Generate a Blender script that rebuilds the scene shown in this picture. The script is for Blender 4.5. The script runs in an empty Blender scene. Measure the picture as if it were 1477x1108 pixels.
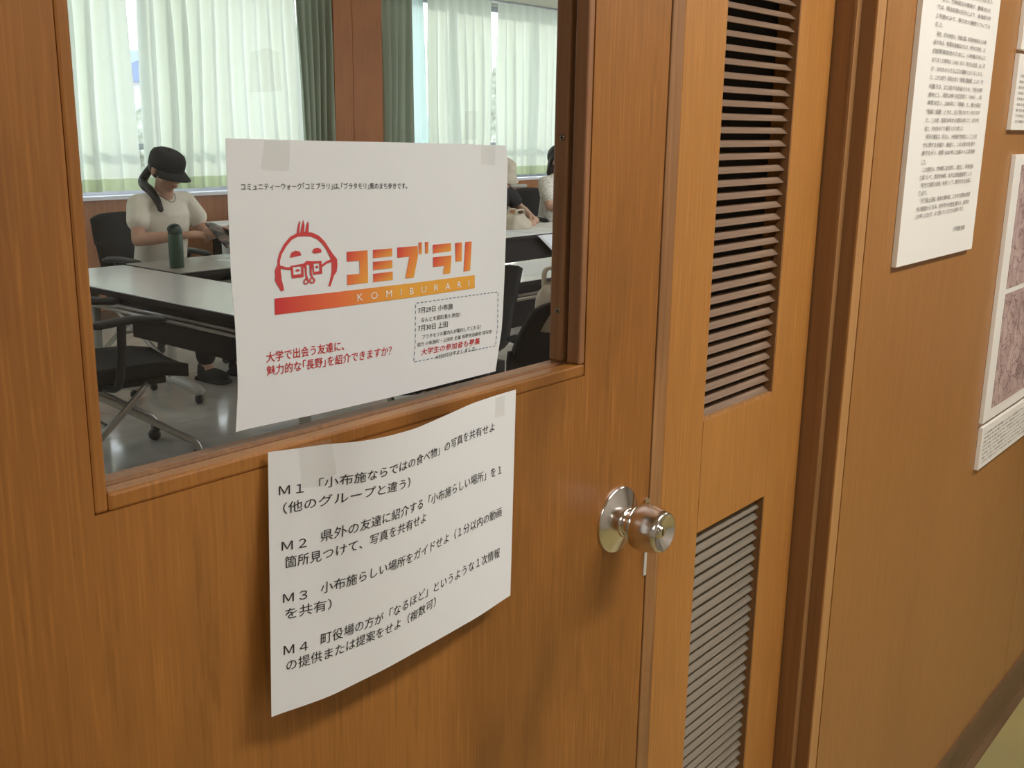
import bpy, bmesh, math, random
from mathutils import Vector, Matrix, Euler
random.seed(7)
SC=bpy.context.scene; COL=SC.collection
PI=math.pi
#CAMERA LIGHT
# ---------------------------------------------------------------- camera
cam_d=bpy.data.cameras.new('camera'); cam=bpy.data.objects.new('camera',cam_d); COL.objects.link(cam); SC.camera=cam
yaw,pit,rol=0.8852854,0.2398519,0.0155356
fw=Vector((math.sin(yaw)*math.cos(pit),math.cos(yaw)*math.cos(pit),-math.sin(pit)))
rt=Vector((math.cos(yaw),-math.sin(yaw),0)); up=rt.cross(fw)
r2=rt*math.cos(rol)+up*math.sin(rol); u2=-rt*math.sin(rol)+up*math.cos(rol)
m=Matrix((r2,u2,-fw)).transposed().to_4x4(); m.translation=Vector((0,0,1.45)); cam.matrix_world=m
cam_d.sensor_fit='HORIZONTAL'; cam_d.sensor_width=36; cam_d.lens=1537/1477*36; cam_d.clip_start=.02
# ---------------------------------------------------------------- view, world, lights
SC.view_settings.view_transform='Standard'; SC.view_settings.look='None'; SC.view_settings.gamma=1
SC.view_settings.use_curve_mapping=False; SC.view_settings.exposure=0.0
W=bpy.data.worlds.new('sky'); SC.world=W; W.use_nodes=True
nt=W.node_tree; bg=nt.nodes['Background']
tc=nt.nodes.new('ShaderNodeTexCoord'); sx=nt.nodes.new('ShaderNodeSeparateXYZ'); rp=nt.nodes.new('ShaderNodeValToRGB')
nt.links.new(tc.outputs['Generated'],sx.inputs[0]); nt.links.new(sx.outputs['Z'],rp.inputs[0]); nt.links.new(rp.outputs[0],bg.inputs[0])
rp.color_ramp.elements[0].color=(.95,.97,1,1); rp.color_ramp.elements[1].color=(.62,.78,1,1)
bg.inputs[1].default_value=3.6
def area(name,loc,size,power,col,rot=(0,0,0)):
    l=bpy.data.lights.new(name,'AREA'); l.shape='RECTANGLE'; l.size=size[0]; l.size_y=size[1]; l.energy=power; l.color=col
    o=bpy.data.objects.new(name,l); o.location=loc; o.rotation_euler=rot; COL.objects.link(o); return o
area('corridor_lamp_light',(1.55,-.42,2.44),(1.1,.22),28,(1,.96,.92))
area('corridor_lamp_light',(3.9,-.42,2.44),(1.1,.22),19,(1,.95,.89))
area('corridor_lamp_light',(-1.2,-.42,2.44),(1.1,.22),13,(1,.96,.92))
for lx in (2.2,4.6,7.0):
    for ly in (2.2,4.6):
        area('room_lamp_light',(lx,ly,2.55),(1.2,.25),112,(1,.97,.92))
sl=bpy.data.lights.new('sun','SUN'); sl.energy=2.0; sl.angle=math.radians(1.5); sl.color=(1,.96,.88)
so_=bpy.data.objects.new('sun',sl); COL.objects.link(so_); so_.rotation_euler=Vector((-.80,-.70,-.24)).to_track_quat('-Z','Y').to_euler()
# ---------------------------------------------------------------- materials
def mat(name,col,rough=.6,metal=0,var=0,scale=20,bump=0,stretch=(1,1,1),spec=.5,coat=0,col2=None,thr=(.3,.7)):
    M=bpy.data.materials.new(name); M.use_nodes=True; n=M.node_tree; b=n.nodes['Principled BSDF']
    b.inputs['Base Color'].default_value=(*col,1); b.inputs['Roughness'].default_value=rough; b.inputs['Metallic'].default_value=metal
    b.inputs['Specular IOR Level'].default_value=spec; b.inputs['Coat Weight'].default_value=coat
    if var or bump or col2:
        t=n.nodes.new('ShaderNodeTexCoord'); mp=n.nodes.new('ShaderNodeMapping'); mp.inputs['Scale'].default_value=stretch
        ns=n.nodes.new('ShaderNodeTexNoise'); ns.inputs['Scale'].default_value=scale; ns.inputs['Detail'].default_value=6
        n.links.new(t.outputs['Object'],mp.inputs[0]); n.links.new(mp.outputs[0],ns.inputs[0])
        cr=n.nodes.new('ShaderNodeValToRGB'); cr.color_ramp.elements[0].position=thr[0]; cr.color_ramp.elements[1].position=thr[1]
        c2=col2 or tuple(c*(1-var) for c in col)
        cr.color_ramp.elements[0].color=(*c2,1); cr.color_ramp.elements[1].color=(*col,1)
        n.links.new(ns.outputs[0],cr.inputs[0]); n.links.new(cr.outputs[0],b.inputs['Base Color'])
        if bump:
            bp=n.nodes.new('ShaderNodeBump'); bp.inputs['Strength'].default_value=bump; bp.inputs['Distance'].default_value=.002
            n.links.new(ns.outputs[0],bp.inputs['Height']); n.links.new(bp.outputs[0],b.inputs['Normal'])
    return M
def wood(name,light,dark,rough=.45,axis='Z',fibre=160,patch=2.2,grime=0,flake=0,flecks=0,coat=.15,bump=.12):
    M=bpy.data.materials.new(name); M.use_nodes=True; n=M.node_tree; L=n.links; b=n.nodes['Principled BSDF']
    t=n.nodes.new('ShaderNodeTexCoord')
    def noise(scale,st,detail=5,dist=0):
        mp=n.nodes.new('ShaderNodeMapping'); mp.inputs['Scale'].default_value=st; L.new(t.outputs['Object'],mp.inputs[0])
        ns=n.nodes.new('ShaderNodeTexNoise'); ns.inputs['Scale'].default_value=scale; ns.inputs['Detail'].default_value=detail; ns.inputs['Distortion'].default_value=dist
        L.new(mp.outputs[0],ns.inputs[0]); return ns.outputs[0]
    k={'Z':(1,1,.03),'X':(.03,1,1),'Y':(1,.03,1)}[axis]
    k2={'Z':(1,1,.30),'X':(.30,1,1),'Y':(1,.30,1)}[axis]
    f=noise(fibre,k); p=noise(patch,k2,4,1.2); g=noise(9,(1,1,.35),6)
    def mix(a,bb,fac,typ='MIX'):
        x=n.nodes.new('ShaderNodeMix'); x.data_type='RGBA'; x.blend_type=typ
        if isinstance(fac,float): x.inputs[0].default_value=fac
        else: L.new(fac,x.inputs[0])
        for s,v in ((6,a),(7,bb)):
            if isinstance(v,tuple): x.inputs[s].default_value=(*v,1)
            else: L.new(v,x.inputs[s])
        return x.outputs[2]
    def ramp(v,a,c):
        r=n.nodes.new('ShaderNodeMapRange'); r.inputs[1].default_value=a; r.inputs[2].default_value=c; L.new(v,r.inputs[0]); return r.outputs[0]
    c=mix(dark,light,ramp(p,.32,.66))
    c=mix(c,tuple(x*.70 for x in dark),mulv(n,L,ramp(f,.56,.82),.8))
    c=mix(c,tuple(min(1,x*1.12) for x in light),ramp(f,.48,.25))
    if grime: c=mix(c,tuple(x*.45 for x in dark),mulv(n,L,ramp(g,.5,.72),grime))
    if flecks:
        rf=noise(95,(1,1,.10),3); c=mix(c,tuple(x*.62 for x in dark),mulv(n,L,ramp(rf,.60,.68),flecks))
    if flake:
        fl=noise(120,(1,1,.12),8); c=mix(c,(.55,.40,.24),ramp(fl,.69,.72))
    L.new(c,b.inputs['Base Color']); b.inputs['Roughness'].default_value=rough; b.inputs['Coat Weight'].default_value=coat; b.inputs['Coat Roughness'].default_value=.35
    bp=n.nodes.new('ShaderNodeBump'); bp.inputs['Strength'].default_value=bump; bp.inputs['Distance'].default_value=.001
    L.new(f,bp.inputs['Height']); L.new(bp.outputs[0],b.inputs['Normal'])
    return M
def mulv(n,L,v,k):
    x=n.nodes.new('ShaderNodeMath'); x.operation='MULTIPLY'; x.inputs[1].default_value=k; L.new(v,x.inputs[0]); return x.outputs[0]
def clear(name,tint,gloss=.05,rough=.02,haze=0,hazecol=(1,1,1)):
    M=bpy.data.materials.new(name); M.use_nodes=True; n=M.node_tree; n.nodes.clear(); L=n.links
    o=n.nodes.new('ShaderNodeOutputMaterial'); tr=n.nodes.new('ShaderNodeBsdfTransparent'); tr.inputs[0].default_value=(*tint,1)
    gl=n.nodes.new('ShaderNodeBsdfGlossy'); gl.inputs[1].default_value=rough
    mx=n.nodes.new('ShaderNodeMixShader'); mx.inputs[0].default_value=gloss; L.new(tr.outputs[0],mx.inputs[1]); L.new(gl.outputs[0],mx.inputs[2]); s=mx.outputs[0]
    if haze:
        d=n.nodes.new('ShaderNodeBsdfDiffuse'); d.inputs[0].default_value=(*hazecol,1)
        m2=n.nodes.new('ShaderNodeMixShader'); m2.inputs[0].default_value=haze; L.new(s,m2.inputs[1]); L.new(d.outputs[0],m2.inputs[2]); s=m2.outputs[0]
    L.new(s,o.inputs[0]); return M
def cloth(name,col,trans,transcol,stripe=None):
    M=bpy.data.materials.new(name); M.use_nodes=True; n=M.node_tree; n.nodes.clear(); L=n.links
    o=n.nodes.new('ShaderNodeOutputMaterial'); d=n.nodes.new('ShaderNodeBsdfDiffuse'); d.inputs[0].default_value=(*col,1)
    t=n.nodes.new('ShaderNodeBsdfTranslucent'); t.inputs[0].default_value=(*transcol,1)
    tx=n.nodes.new('ShaderNodeTexCoord'); mp=n.nodes.new('ShaderNodeMapping'); mp.inputs['Scale'].default_value=(300,1,60)
    ns=n.nodes.new('ShaderNodeTexNoise'); ns.inputs['Scale'].default_value=1; L.new(tx.outputs['Object'],mp.inputs[0]); L.new(mp.outputs[0],ns.inputs[0])
    bp=n.nodes.new('ShaderNodeBump'); bp.inputs['Strength'].default_value=.15; bp.inputs['Distance'].default_value=.002; L.new(ns.outputs[0],bp.inputs['Height']); L.new(bp.outputs[0],d.inputs['Normal'])
    mx=n.nodes.new('ShaderNodeMixShader'); mx.inputs[0].default_value=trans
    L.new(d.outputs[0],mx.inputs[1]); L.new(t.outputs[0],mx.inputs[2]); L.new(mx.outputs[0],o.inputs[0]); return M
def emis(name,col,st):
    M=bpy.data.materials.new(name); M.use_nodes=True; b=M.node_tree.nodes['Principled BSDF']; b.inputs['Emission Color'].default_value=(*col,1); b.inputs['Emission Strength'].default_value=st; return M
M=dict(
 door=wood('door_wood',(.400,.165,.034),(.305,.118,.022),.42,grime=.6,coat=.1,fibre=330,patch=3.2,flecks=.35),
 leaf=wood('leaf_wood',(.50,.225,.055),(.44,.188,.042),.42,grime=.06,fibre=380,patch=3),
 jamb=wood('jamb_shade_wood',(.27,.125,.042),(.24,.11,.036),.5),  # frame wood, shade of the left-facing reveals put into its colour
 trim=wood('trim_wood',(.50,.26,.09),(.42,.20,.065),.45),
 jambe=wood('jamb_lit_edge_wood',(.36,.185,.07),(.30,.15,.055),.5),  # paler copy of the frame wood for the lit step edge
 bead=wood('bead_wood',(.36,.17,.07),(.27,.115,.045),.5,grime=.5),
 worn=wood('worn_edge_wood',(.40,.20,.075),(.24,.105,.035),.55,grime=.8,flake=1,bump=.4),
 wall=wood('wall_panel_wood',(.395,.176,.045),(.345,.148,.036),.38,fibre=420,patch=1.6,bump=.04,coat=.25),
 slat=wood('slat_wood',(.29,.19,.12),(.17,.10,.06),.65,axis='X',fibre=220,patch=6,coat=0),
 dustslat=wood('dusty_slat_wood',(.235,.195,.145),(.18,.15,.11),.8,axis='X',fibre=300,patch=9,coat=0),
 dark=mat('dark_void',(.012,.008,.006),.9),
 roomwood=wood('room_panel_wood',(.44,.19,.075),(.36,.145,.055),.45,coat=.1),
 pillar=wood('pillar_wood',(.38,.135,.035),(.30,.10,.026),.6,coat=0),
 skirt=mat('brown_vinyl',(.17,.095,.045),.45,var=.25,scale=8),
 lino=mat('yellow_lino',(.40,.33,.13),.35,var=.2,scale=3,col2=(.30,.26,.12)),
 plaster=mat('cream_plaster',(.55,.54,.51),.85,var=.06,scale=40,bump=.1),
 ceil=mat('ceiling_board',(.72,.70,.60),.85,var=.08,scale=60,bump=.1),
 vinyl=mat('grey_floor_tile',(.70,.675,.61),.13,var=.25,scale=5,spec=.7,coat=.2),
 steel=mat('satin_steel',(.78,.76,.73),.16,1,var=.12,scale=30,stretch=(1,1,1)),
 chrome=mat('chrome_steel',(.72,.70,.66),.12,1),
 brass=mat('old_screw_metal',(.42,.36,.28),.4,1,var=.3,scale=200),
 paper=mat('white_paper',(.83,.855,.885),.7,var=.02,scale=4),
 poster=mat('poster_paper',(.80,.835,.87),.6,var=.03,scale=5),
 board=mat('foam_board',(.84,.82,.77),.7,var=.03,scale=6),
 ink=mat('black_ink',(.02,.02,.022),.6), grey=mat('grey_ink',(.16,.145,.135),.7), red=mat('crimson_ink',(.52,.025,.03),.6), white=mat('white_ink',(.88,.87,.84),.6), blue=mat('blue_ink',(.10,.16,.24),.6),
 glass=clear('window_glass',(.985,.992,.99),.018,.0),
 tape=clear('clear_tape',(.985,.985,.98),.03,.10,.02,(.9,.9,.88)),
 tableg=mat('grey_laminate',(.68,.67,.68),.22,var=.08,scale=4,spec=.6),
 tableb=mat('dimmed_grey_laminate',(.36,.335,.32),.25,var=.1,scale=4,spec=.6),  # grey top darkened in colour where the window reflection is missing
 tablew=mat('white_laminate',(.82,.81,.79),.3,var=.04,scale=4,spec=.6),
 tabled=mat('dark_laminate',(.018,.012,.010),.7,spec=.2),
 tube=mat('silver_tube',(.50,.49,.45),.3,.7,var=.1,scale=12),
 legw=mat('pale_grey_metal',(.66,.65,.60),.35,.1,var=.06,scale=15),
 blackp=mat('black_plastic',(.018,.018,.019),.45,var=.2,scale=30),
 mesh=mat('black_chair_fabric',(.022,.021,.022),.9,var=.4,scale=160,bump=.4),
 curt=cloth('pale_curtain',(.70,.72,.63),.42,(.78,.84,.70)),
 hem=cloth('green_lit_hem',(.48,.54,.36),.42,(.50,.58,.36)),  # green cast of light on the hem, put into the cloth colour
 sheer=cloth('bluish_sheer',(.62,.72,.68),.42,(.66,.82,.76)),
 green=cloth('dark_green_curtain',(.27,.30,.22),.14,(.24,.27,.19)),
 alu=mat('aluminium_frame',(.45,.47,.52),.35,.6,var=.05,scale=20),
 sill=mat('white_sill',(.80,.78,.84),.35,var=.03,scale=9),
 skin=mat('skin',(.62,.37,.26),.5,var=.08,scale=25), lips=mat('lips',(.50,.17,.14),.45), hair=mat('black_hair',(.012,.010,.010),.4,var=.5,scale=90,stretch=(1,1,.1),bump=.3),
 shirt=mat('cream_cotton',(.87,.83,.72),.9,var=.06,scale=22,bump=.3), blackcloth=mat('black_cotton',(.018,.018,.02),.9,var=.3,scale=30,bump=.3),
 cap=mat('black_cap_cloth',(.020,.021,.022),.85,var=.4,scale=180,bump=.3), beige=mat('beige_cloth',(.62,.55,.44),.9,var=.15,scale=18,bump=.5),
 lace=mat('white_lace',(.80,.77,.70),.9,scale=90,bump=.6,col2=(.45,.40,.34),thr=(.38,.5)), jeans=mat('dark_trousers',(.03,.03,.035),.9,var=.2,scale=30),
 bottle=mat('green_bottle_paint',(.045,.10,.065),.35,var=.1,scale=15), bottlecap=mat('dark_green_lid',(.03,.06,.045),.4,var=.1,scale=15),
 mag=mat('magazine_print',(.20,.15,.12),.35,scale=22,col2=(.02,.02,.025),thr=(.42,.55)), hedge=mat('hedge_leaves',(.50,.52,.40),.9,scale=9,col2=(.16,.17,.11),bump=.6),
 ground=mat('asphalt',(.5,.5,.48),.9,var=.1,scale=3), house=mat('pale_render',(.75,.72,.68),.9,var=.05,scale=5), roof=mat('blue_roof',(.22,.27,.38),.6,var=.1,scale=5),
 lampglow=emis('lamp_diffuser',(1,.94,.82),6), lampbody=mat('lamp_body',(.8,.8,.78),.5),
)
# map print: pinkish paper with fine drawn lines
def mapmat():
    X=bpy.data.materials.new('map_print'); X.use_nodes=True; n=X.node_tree; L=n.links; b=n.nodes['Principled BSDF']; b.inputs['Roughness'].default_value=.6
    t=n.nodes.new('ShaderNodeTexCoord'); v=n.nodes.new('ShaderNodeTexVoronoi'); v.feature='DISTANCE_TO_EDGE'; v.inputs['Scale'].default_value=26
    ns=n.nodes.new('ShaderNodeTexNoise'); ns.inputs['Scale'].default_value=14; ns.inputs['Detail'].default_value=8
    ad=n.nodes.new('ShaderNodeMix'); ad.data_type='VECTOR'; ad.inputs[0].default_value=.12
    L.new(t.outputs['Object'],ad.inputs[4]); L.new(ns.outputs[1],ad.inputs[5]); L.new(ad.outputs[1],v.inputs['Vector']); L.new(t.outputs['Object'],ns.inputs[0])
    r=n.nodes.new('ShaderNodeValToRGB'); r.color_ramp.elements[0].position=.0; r.color_ramp.elements[0].color=(.25,.16,.17,1); r.color_ramp.elements[1].position=.05; r.color_ramp.elements[1].color=(1,1,1,1)
    r2=n.nodes.new('ShaderNodeValToRGB'); r2.color_ramp.elements[0].position=.3; r2.color_ramp.elements[0].color=(.38,.26,.25,1); r2.color_ramp.elements[1].position=.65; r2.color_ramp.elements[1].color=(.60,.45,.41,1)
    mx=n.nodes.new('ShaderNodeMix'); mx.data_type='RGBA'; mx.blend_type='MULTIPLY'; mx.inputs[0].default_value=.7
    L.new(v.outputs['Distance'],r.inputs[0]); L.new(ns.outputs[0],r2.inputs[0]); L.new(r2.outputs[0],mx.inputs[6]); L.new(r.outputs[0],mx.inputs[7]); L.new(mx.outputs[2],b.inputs['Base Color']); return X
M['map']=mapmat()
def gradmat():
    X=bpy.data.materials.new('gradient_ink'); X.use_nodes=True; n=X.node_tree; b=n.nodes['Principled BSDF']; b.inputs['Roughness'].default_value=.6
    a=n.nodes.new('ShaderNodeAttribute'); a.attribute_name='print'; n.links.new(a.outputs['Color'],b.inputs['Base Color']); return X
M['grad']=gradmat()
# ---------------------------------------------------------------- helpers
def link(name,me,mt=None,parent=None,smooth=False):
    o=bpy.data.objects.new(name,me); COL.objects.link(o)
    if mt is not None and not me.materials: me.materials.append(M[mt] if isinstance(mt,str) else mt)
    if parent is not None: o.parent=parent
    if smooth:
        for p in me.polygons: p.use_smooth=True
    return o
def mk(name,bm,mt,parent=None,smooth=False):
    me=bpy.data.meshes.new(name); bmesh.ops.recalc_face_normals(bm,faces=bm.faces[:]); bm.to_mesh(me); bm.free()
    return link(name,me,mt,parent,smooth)
def B(): return bmesh.new()
def bx(bm,x0,x1,y0,y1,z0,z1,bev=0,mtx=None):
    s=Vector((abs(x1-x0),abs(y1-y0),abs(z1-z0))); c=Vector(((x0+x1)/2,(y0+y1)/2,(z0+z1)/2))
    r=bmesh.ops.create_cube(bm,size=1); vs=r['verts']
    for v in vs: v.co=Vector((v.co.x*s.x,v.co.y*s.y,v.co.z*s.z))+c
    if bev:
        es=list({e for v in vs for e in v.link_edges}); q=bmesh.ops.bevel(bm,geom=es,offset=bev,segments=2,affect='EDGES',profile=.5); vs=[v for v in bm.verts if v in set(q['verts'])] if 0 else vs
    if mtx is not None: bmesh.ops.transform(bm,matrix=mtx,verts=[v for v in vs if v.is_valid])
    return bm
def box(name,x0,x1,y0,y1,z0,z1,mt,parent=None,bev=0): return mk(name,bx(B(),x0,x1,y0,y1,z0,z1,bev),mt,parent)
def tube(bm,pts,r,seg=10,closed=False,sx=1):
    pts=[Vector(p) for p in pts]; n=len(pts); rings=[]; prev=None
    for i,p in enumerate(pts):
        a=pts[i-1] if i>0 or closed else pts[0]; b=pts[(i+1)%n] if i<n-1 or closed else pts[-1]
        t=(b-a).normalized()
        if prev is None: q=Vector((0,0,1)) if abs(t.z)<.9 else Vector((1,0,0)); u=t.cross(q).normalized()
        else: u=(prev-t*prev.dot(t)).normalized()
        prev=u; w=t.cross(u); rr=r[i] if isinstance(r,(list,tuple)) else r
        rings.append([bm.verts.new(p+u*math.cos(2*PI*k/seg)*rr*sx+w*math.sin(2*PI*k/seg)*rr) for k in range(seg)])
    for i in range(n-1+(1 if closed else 0)):
        A,C=rings[i],rings[(i+1)%n]
        for k in range(seg): bm.faces.new((A[k],A[(k+1)%seg],C[(k+1)%seg],C[k]))
    if not closed: bm.faces.new(rings[0][::-1]); bm.faces.new(rings[-1])
    return bm
def smoothpts(pts,n=5):
    P=[Vector(p) for p in pts]; out=[]
    for i in range(len(P)-1):
        a=P[max(i-1,0)];b=P[i];c=P[i+1];d=P[min(i+2,len(P)-1)]
        for k in range(n):
            t=k/n; out.append(.5*((2*b)+(c-a)*t+(2*a-5*b+4*c-d)*t*t+(3*b-a-3*c+d)*t**3))
    out.append(P[-1]); return out
def lathe(bm,prof,seg=32,mtx=None):
    rings=[]
    for r,h in prof:
        if r<1e-6: rings.append([bm.verts.new((0,0,h))])
        else: rings.append([bm.verts.new((r*math.cos(2*PI*k/seg),r*math.sin(2*PI*k/seg),h)) for k in range(seg)])
    for A,C in zip(rings,rings[1:]):
        for k in range(seg):
            a,b=A[k%len(A)],A[(k+1)%len(A)]; c,d=C[(k+1)%len(C)],C[k%len(C)]
            f=[v for i,v in enumerate((a,b,c,d)) if v not in (a,b,c,d)[:i]]
            if len(f)>2: bm.faces.new(f)
    for R,s in ((rings[0],-1),(rings[-1],1)):
        if len(R)>2: bm.faces.new(R[::s])
    if mtx is not None: bmesh.ops.transform(bm,matrix=mtx,verts=bm.verts[:])
    return bm
def prism(bm,poly,f,h):
    """polygon given in 2D, f(a,b,depth)->3D"""
    A=[bm.verts.new(f(a,b,0)) for a,b in poly]; C=[bm.verts.new(f(a,b,h)) for a,b in poly]
    bm.faces.new(A); bm.faces.new(C[::-1])
    for i in range(len(A)): bm.faces.new((A[i],C[i],C[(i+1)%len(A)],A[(i+1)%len(A)]))
    return bm
def tag(o,label=None,cat=None,group=None,kind=None):
    if label: o['label']=label
    if cat: o['category']=cat
    if group: o['group']=group
    if kind: o['kind']=kind
    return o
def struct(o): o['kind']='structure'; return o
def thing(name,loc,label,cat,group=None,rz=0):
    o=bpy.data.objects.new(name,None); o.empty_display_size=.05; COL.objects.link(o); o.location=loc; o.rotation_euler=(0,0,rz); return tag(o,label,cat,group)
def dup(root,loc,rz,label=None,group=None):
    def cp(o,par):
        c=o.copy(); COL.objects.link(c); c.parent=par
        for ch in o.children: cp(ch,c)
        return c
    r=cp(root,None); r.location=loc; r.rotation_euler=(0,0,rz)
    if label: r['label']=label
    if group: r['group']=group
    return r
def evalmesh(o):
    dg=bpy.context.evaluated_depsgraph_get(); return bpy.data.meshes.new_from_object(o.evaluated_get(dg))
def interp(v,xs,ys):
    if v<=xs[0]: return ys[0]
    for i in range(len(xs)-1):
        if v<=xs[i+1]:
            return ys[i]+(ys[i+1]-ys[i])*(v-xs[i])/(xs[i+1]-xs[i])
    return ys[-1]
POSTER={'lv':[-0.0,0.1688,0.4783,0.6218,0.841,1.0],'lx':[0.464,0.4637,0.4632,0.4648,0.4649,0.4609],'rv':[-0.0,0.0473,0.3374,0.5722,0.7946,0.9659,1.0],'rx':[0.7674,0.7709,0.7711,0.7704,0.7687,0.7618,0.7604],'tu':[0.0,0.298,0.4977,0.8022,1.0],'tz':[1.4369,1.4348,1.4338,1.432,1.4302],'bu':[0.0,0.0377,0.2998,0.5863,1.0],'bz':[1.223,1.2232,1.2207,1.2191,1.2189],'y':0.641}
SHEET={'tu':[0.0,0.039,0.1504,0.2282,0.3171,0.4261,0.581,0.7579,0.874,1.0],'ty':[0.624,0.618,0.6088,0.5955,0.591,0.592,0.603,0.6165,0.621,0.624],'bu':[0,0.08,0.17,0.38,0.62,0.81,1],'by':[0.61,0.6042,0.5988,0.5972,0.5999,0.6029,0.61]}
BOARD=(1.5991,1.962,1.2483,1.7633)
POSTER_TEXT=[
('コミュニティーウォーク｢コミブラリ｣は､｢ブラタモリ｣風のまち歩きです。', [(0.0378, 0.1697), (0.2912, 0.171), (0.5808, 0.1767)], 0.0243, 'K', 0.25),
('K   O   M   I   B   U   R   A   R   I', [(0.3918, 0.592), (0.8383, 0.5958)], 0.0273, 'W', 0.3),
('大学で出会う友達に、', [(0.0872, 0.7741), (0.3435, 0.7736)], 0.0387, 'R', 1.2),
('魅力的な｢長野｣を紹介できますか？', [(0.0871, 0.8232), (0.5201, 0.8268)], 0.0389, 'R', 1.2),
('7月29日 小布施', [(0.6234, 0.677), (0.7697, 0.6823)], 0.0256, 'K', 0.35),
('なんと大宮町長も参加！', [(0.6365, 0.7152), (0.8026, 0.7199)], 0.0195, 'K', 0.2),
('7月30日 上田', [(0.6241, 0.7502), (0.7489, 0.7555)], 0.0258, 'K', 0.35),
('ブラタモリの案内人が案内してくれる！', [(0.6416, 0.7863), (0.8993, 0.7902)], 0.0191, 'K', 0.2),
('協力 小布施町・上田市 主催 長野吉田高校 探究係', [(0.6218, 0.8144), (0.9527, 0.8202)], 0.0173, 'K', 0.1),
('大学生の参加者も募集', [(0.6411, 0.8542), (0.9021, 0.8578)], 0.029, 'R', 1.2),
('※350付は中止しました', [(0.7069, 0.8837), (0.8844, 0.8827)], 0.0196, 'K', 0.2)]
SHEET_TEXT=[
('Ｍ１', [(0.026, 0.1639), (0.0907, 0.1675)], 0.0334, 'K', 0.2),
('「小布施ならではの食べ物」の写真を共有せよ', [(0.1322, 0.1672), (0.2003, 0.1634), (0.2805, 0.1627), (0.435, 0.1609), (0.5536, 0.16), (0.6847, 0.1566), (0.884, 0.1629)], 0.0423, 'K', 0.2),
('（他のグループと違う）', [(0.0361, 0.2374), (0.161, 0.235), (0.2603, 0.2298), (0.4228, 0.2417)], 0.044, 'K', 0.2),
('Ｍ２', [(0.0321, 0.3733), (0.0989, 0.3777)], 0.034, 'K', 0.2),
('県外の友達に紹介する「小布施らしい場所」を１', [(0.1373, 0.3726), (0.2671, 0.3587), (0.4261, 0.3571), (0.5825, 0.3648), (0.7875, 0.3706), (0.9283, 0.3792)], 0.0457, 'K', 0.2),
('箇所見つけて、写真を共有せよ', [(0.0398, 0.4425), (0.1282, 0.4462), (0.2358, 0.434), (0.3492, 0.427), (0.5156, 0.4281)], 0.0447, 'K', 0.2),
('Ｍ３', [(0.0348, 0.5733), (0.1014, 0.5793)], 0.0345, 'K', 0.2),
('小布施らしい場所をガイドせよ（１分以内の動画', [(0.1396, 0.5767), (0.2478, 0.5722), (0.3455, 0.5717), (0.4528, 0.5759), (0.6139, 0.5747), (0.7913, 0.5791), (0.9337, 0.5812)], 0.0465, 'K', 0.2),
('を共有）', [(0.04, 0.6405), (0.1713, 0.6472)], 0.0454, 'K', 0.2),
('Ｍ４', [(0.0358, 0.7745), (0.104, 0.7821)], 0.035, 'K', 0.2),
('町役場の方が「なるほど」というような１次情報', [(0.1412, 0.7782), (0.2519, 0.7782), (0.3534, 0.7852), (0.5356, 0.7712), (0.67, 0.769), (0.7949, 0.7658), (0.9287, 0.7757)], 0.0472, 'K', 0.2),
('の提供または提案をせよ（複数可）', [(0.0424, 0.8422), (0.1583, 0.845), (0.2553, 0.8427), (0.3722, 0.8475), (0.4898, 0.8465), (0.589, 0.8362)], 0.046, 'K', 0.2)]
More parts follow.
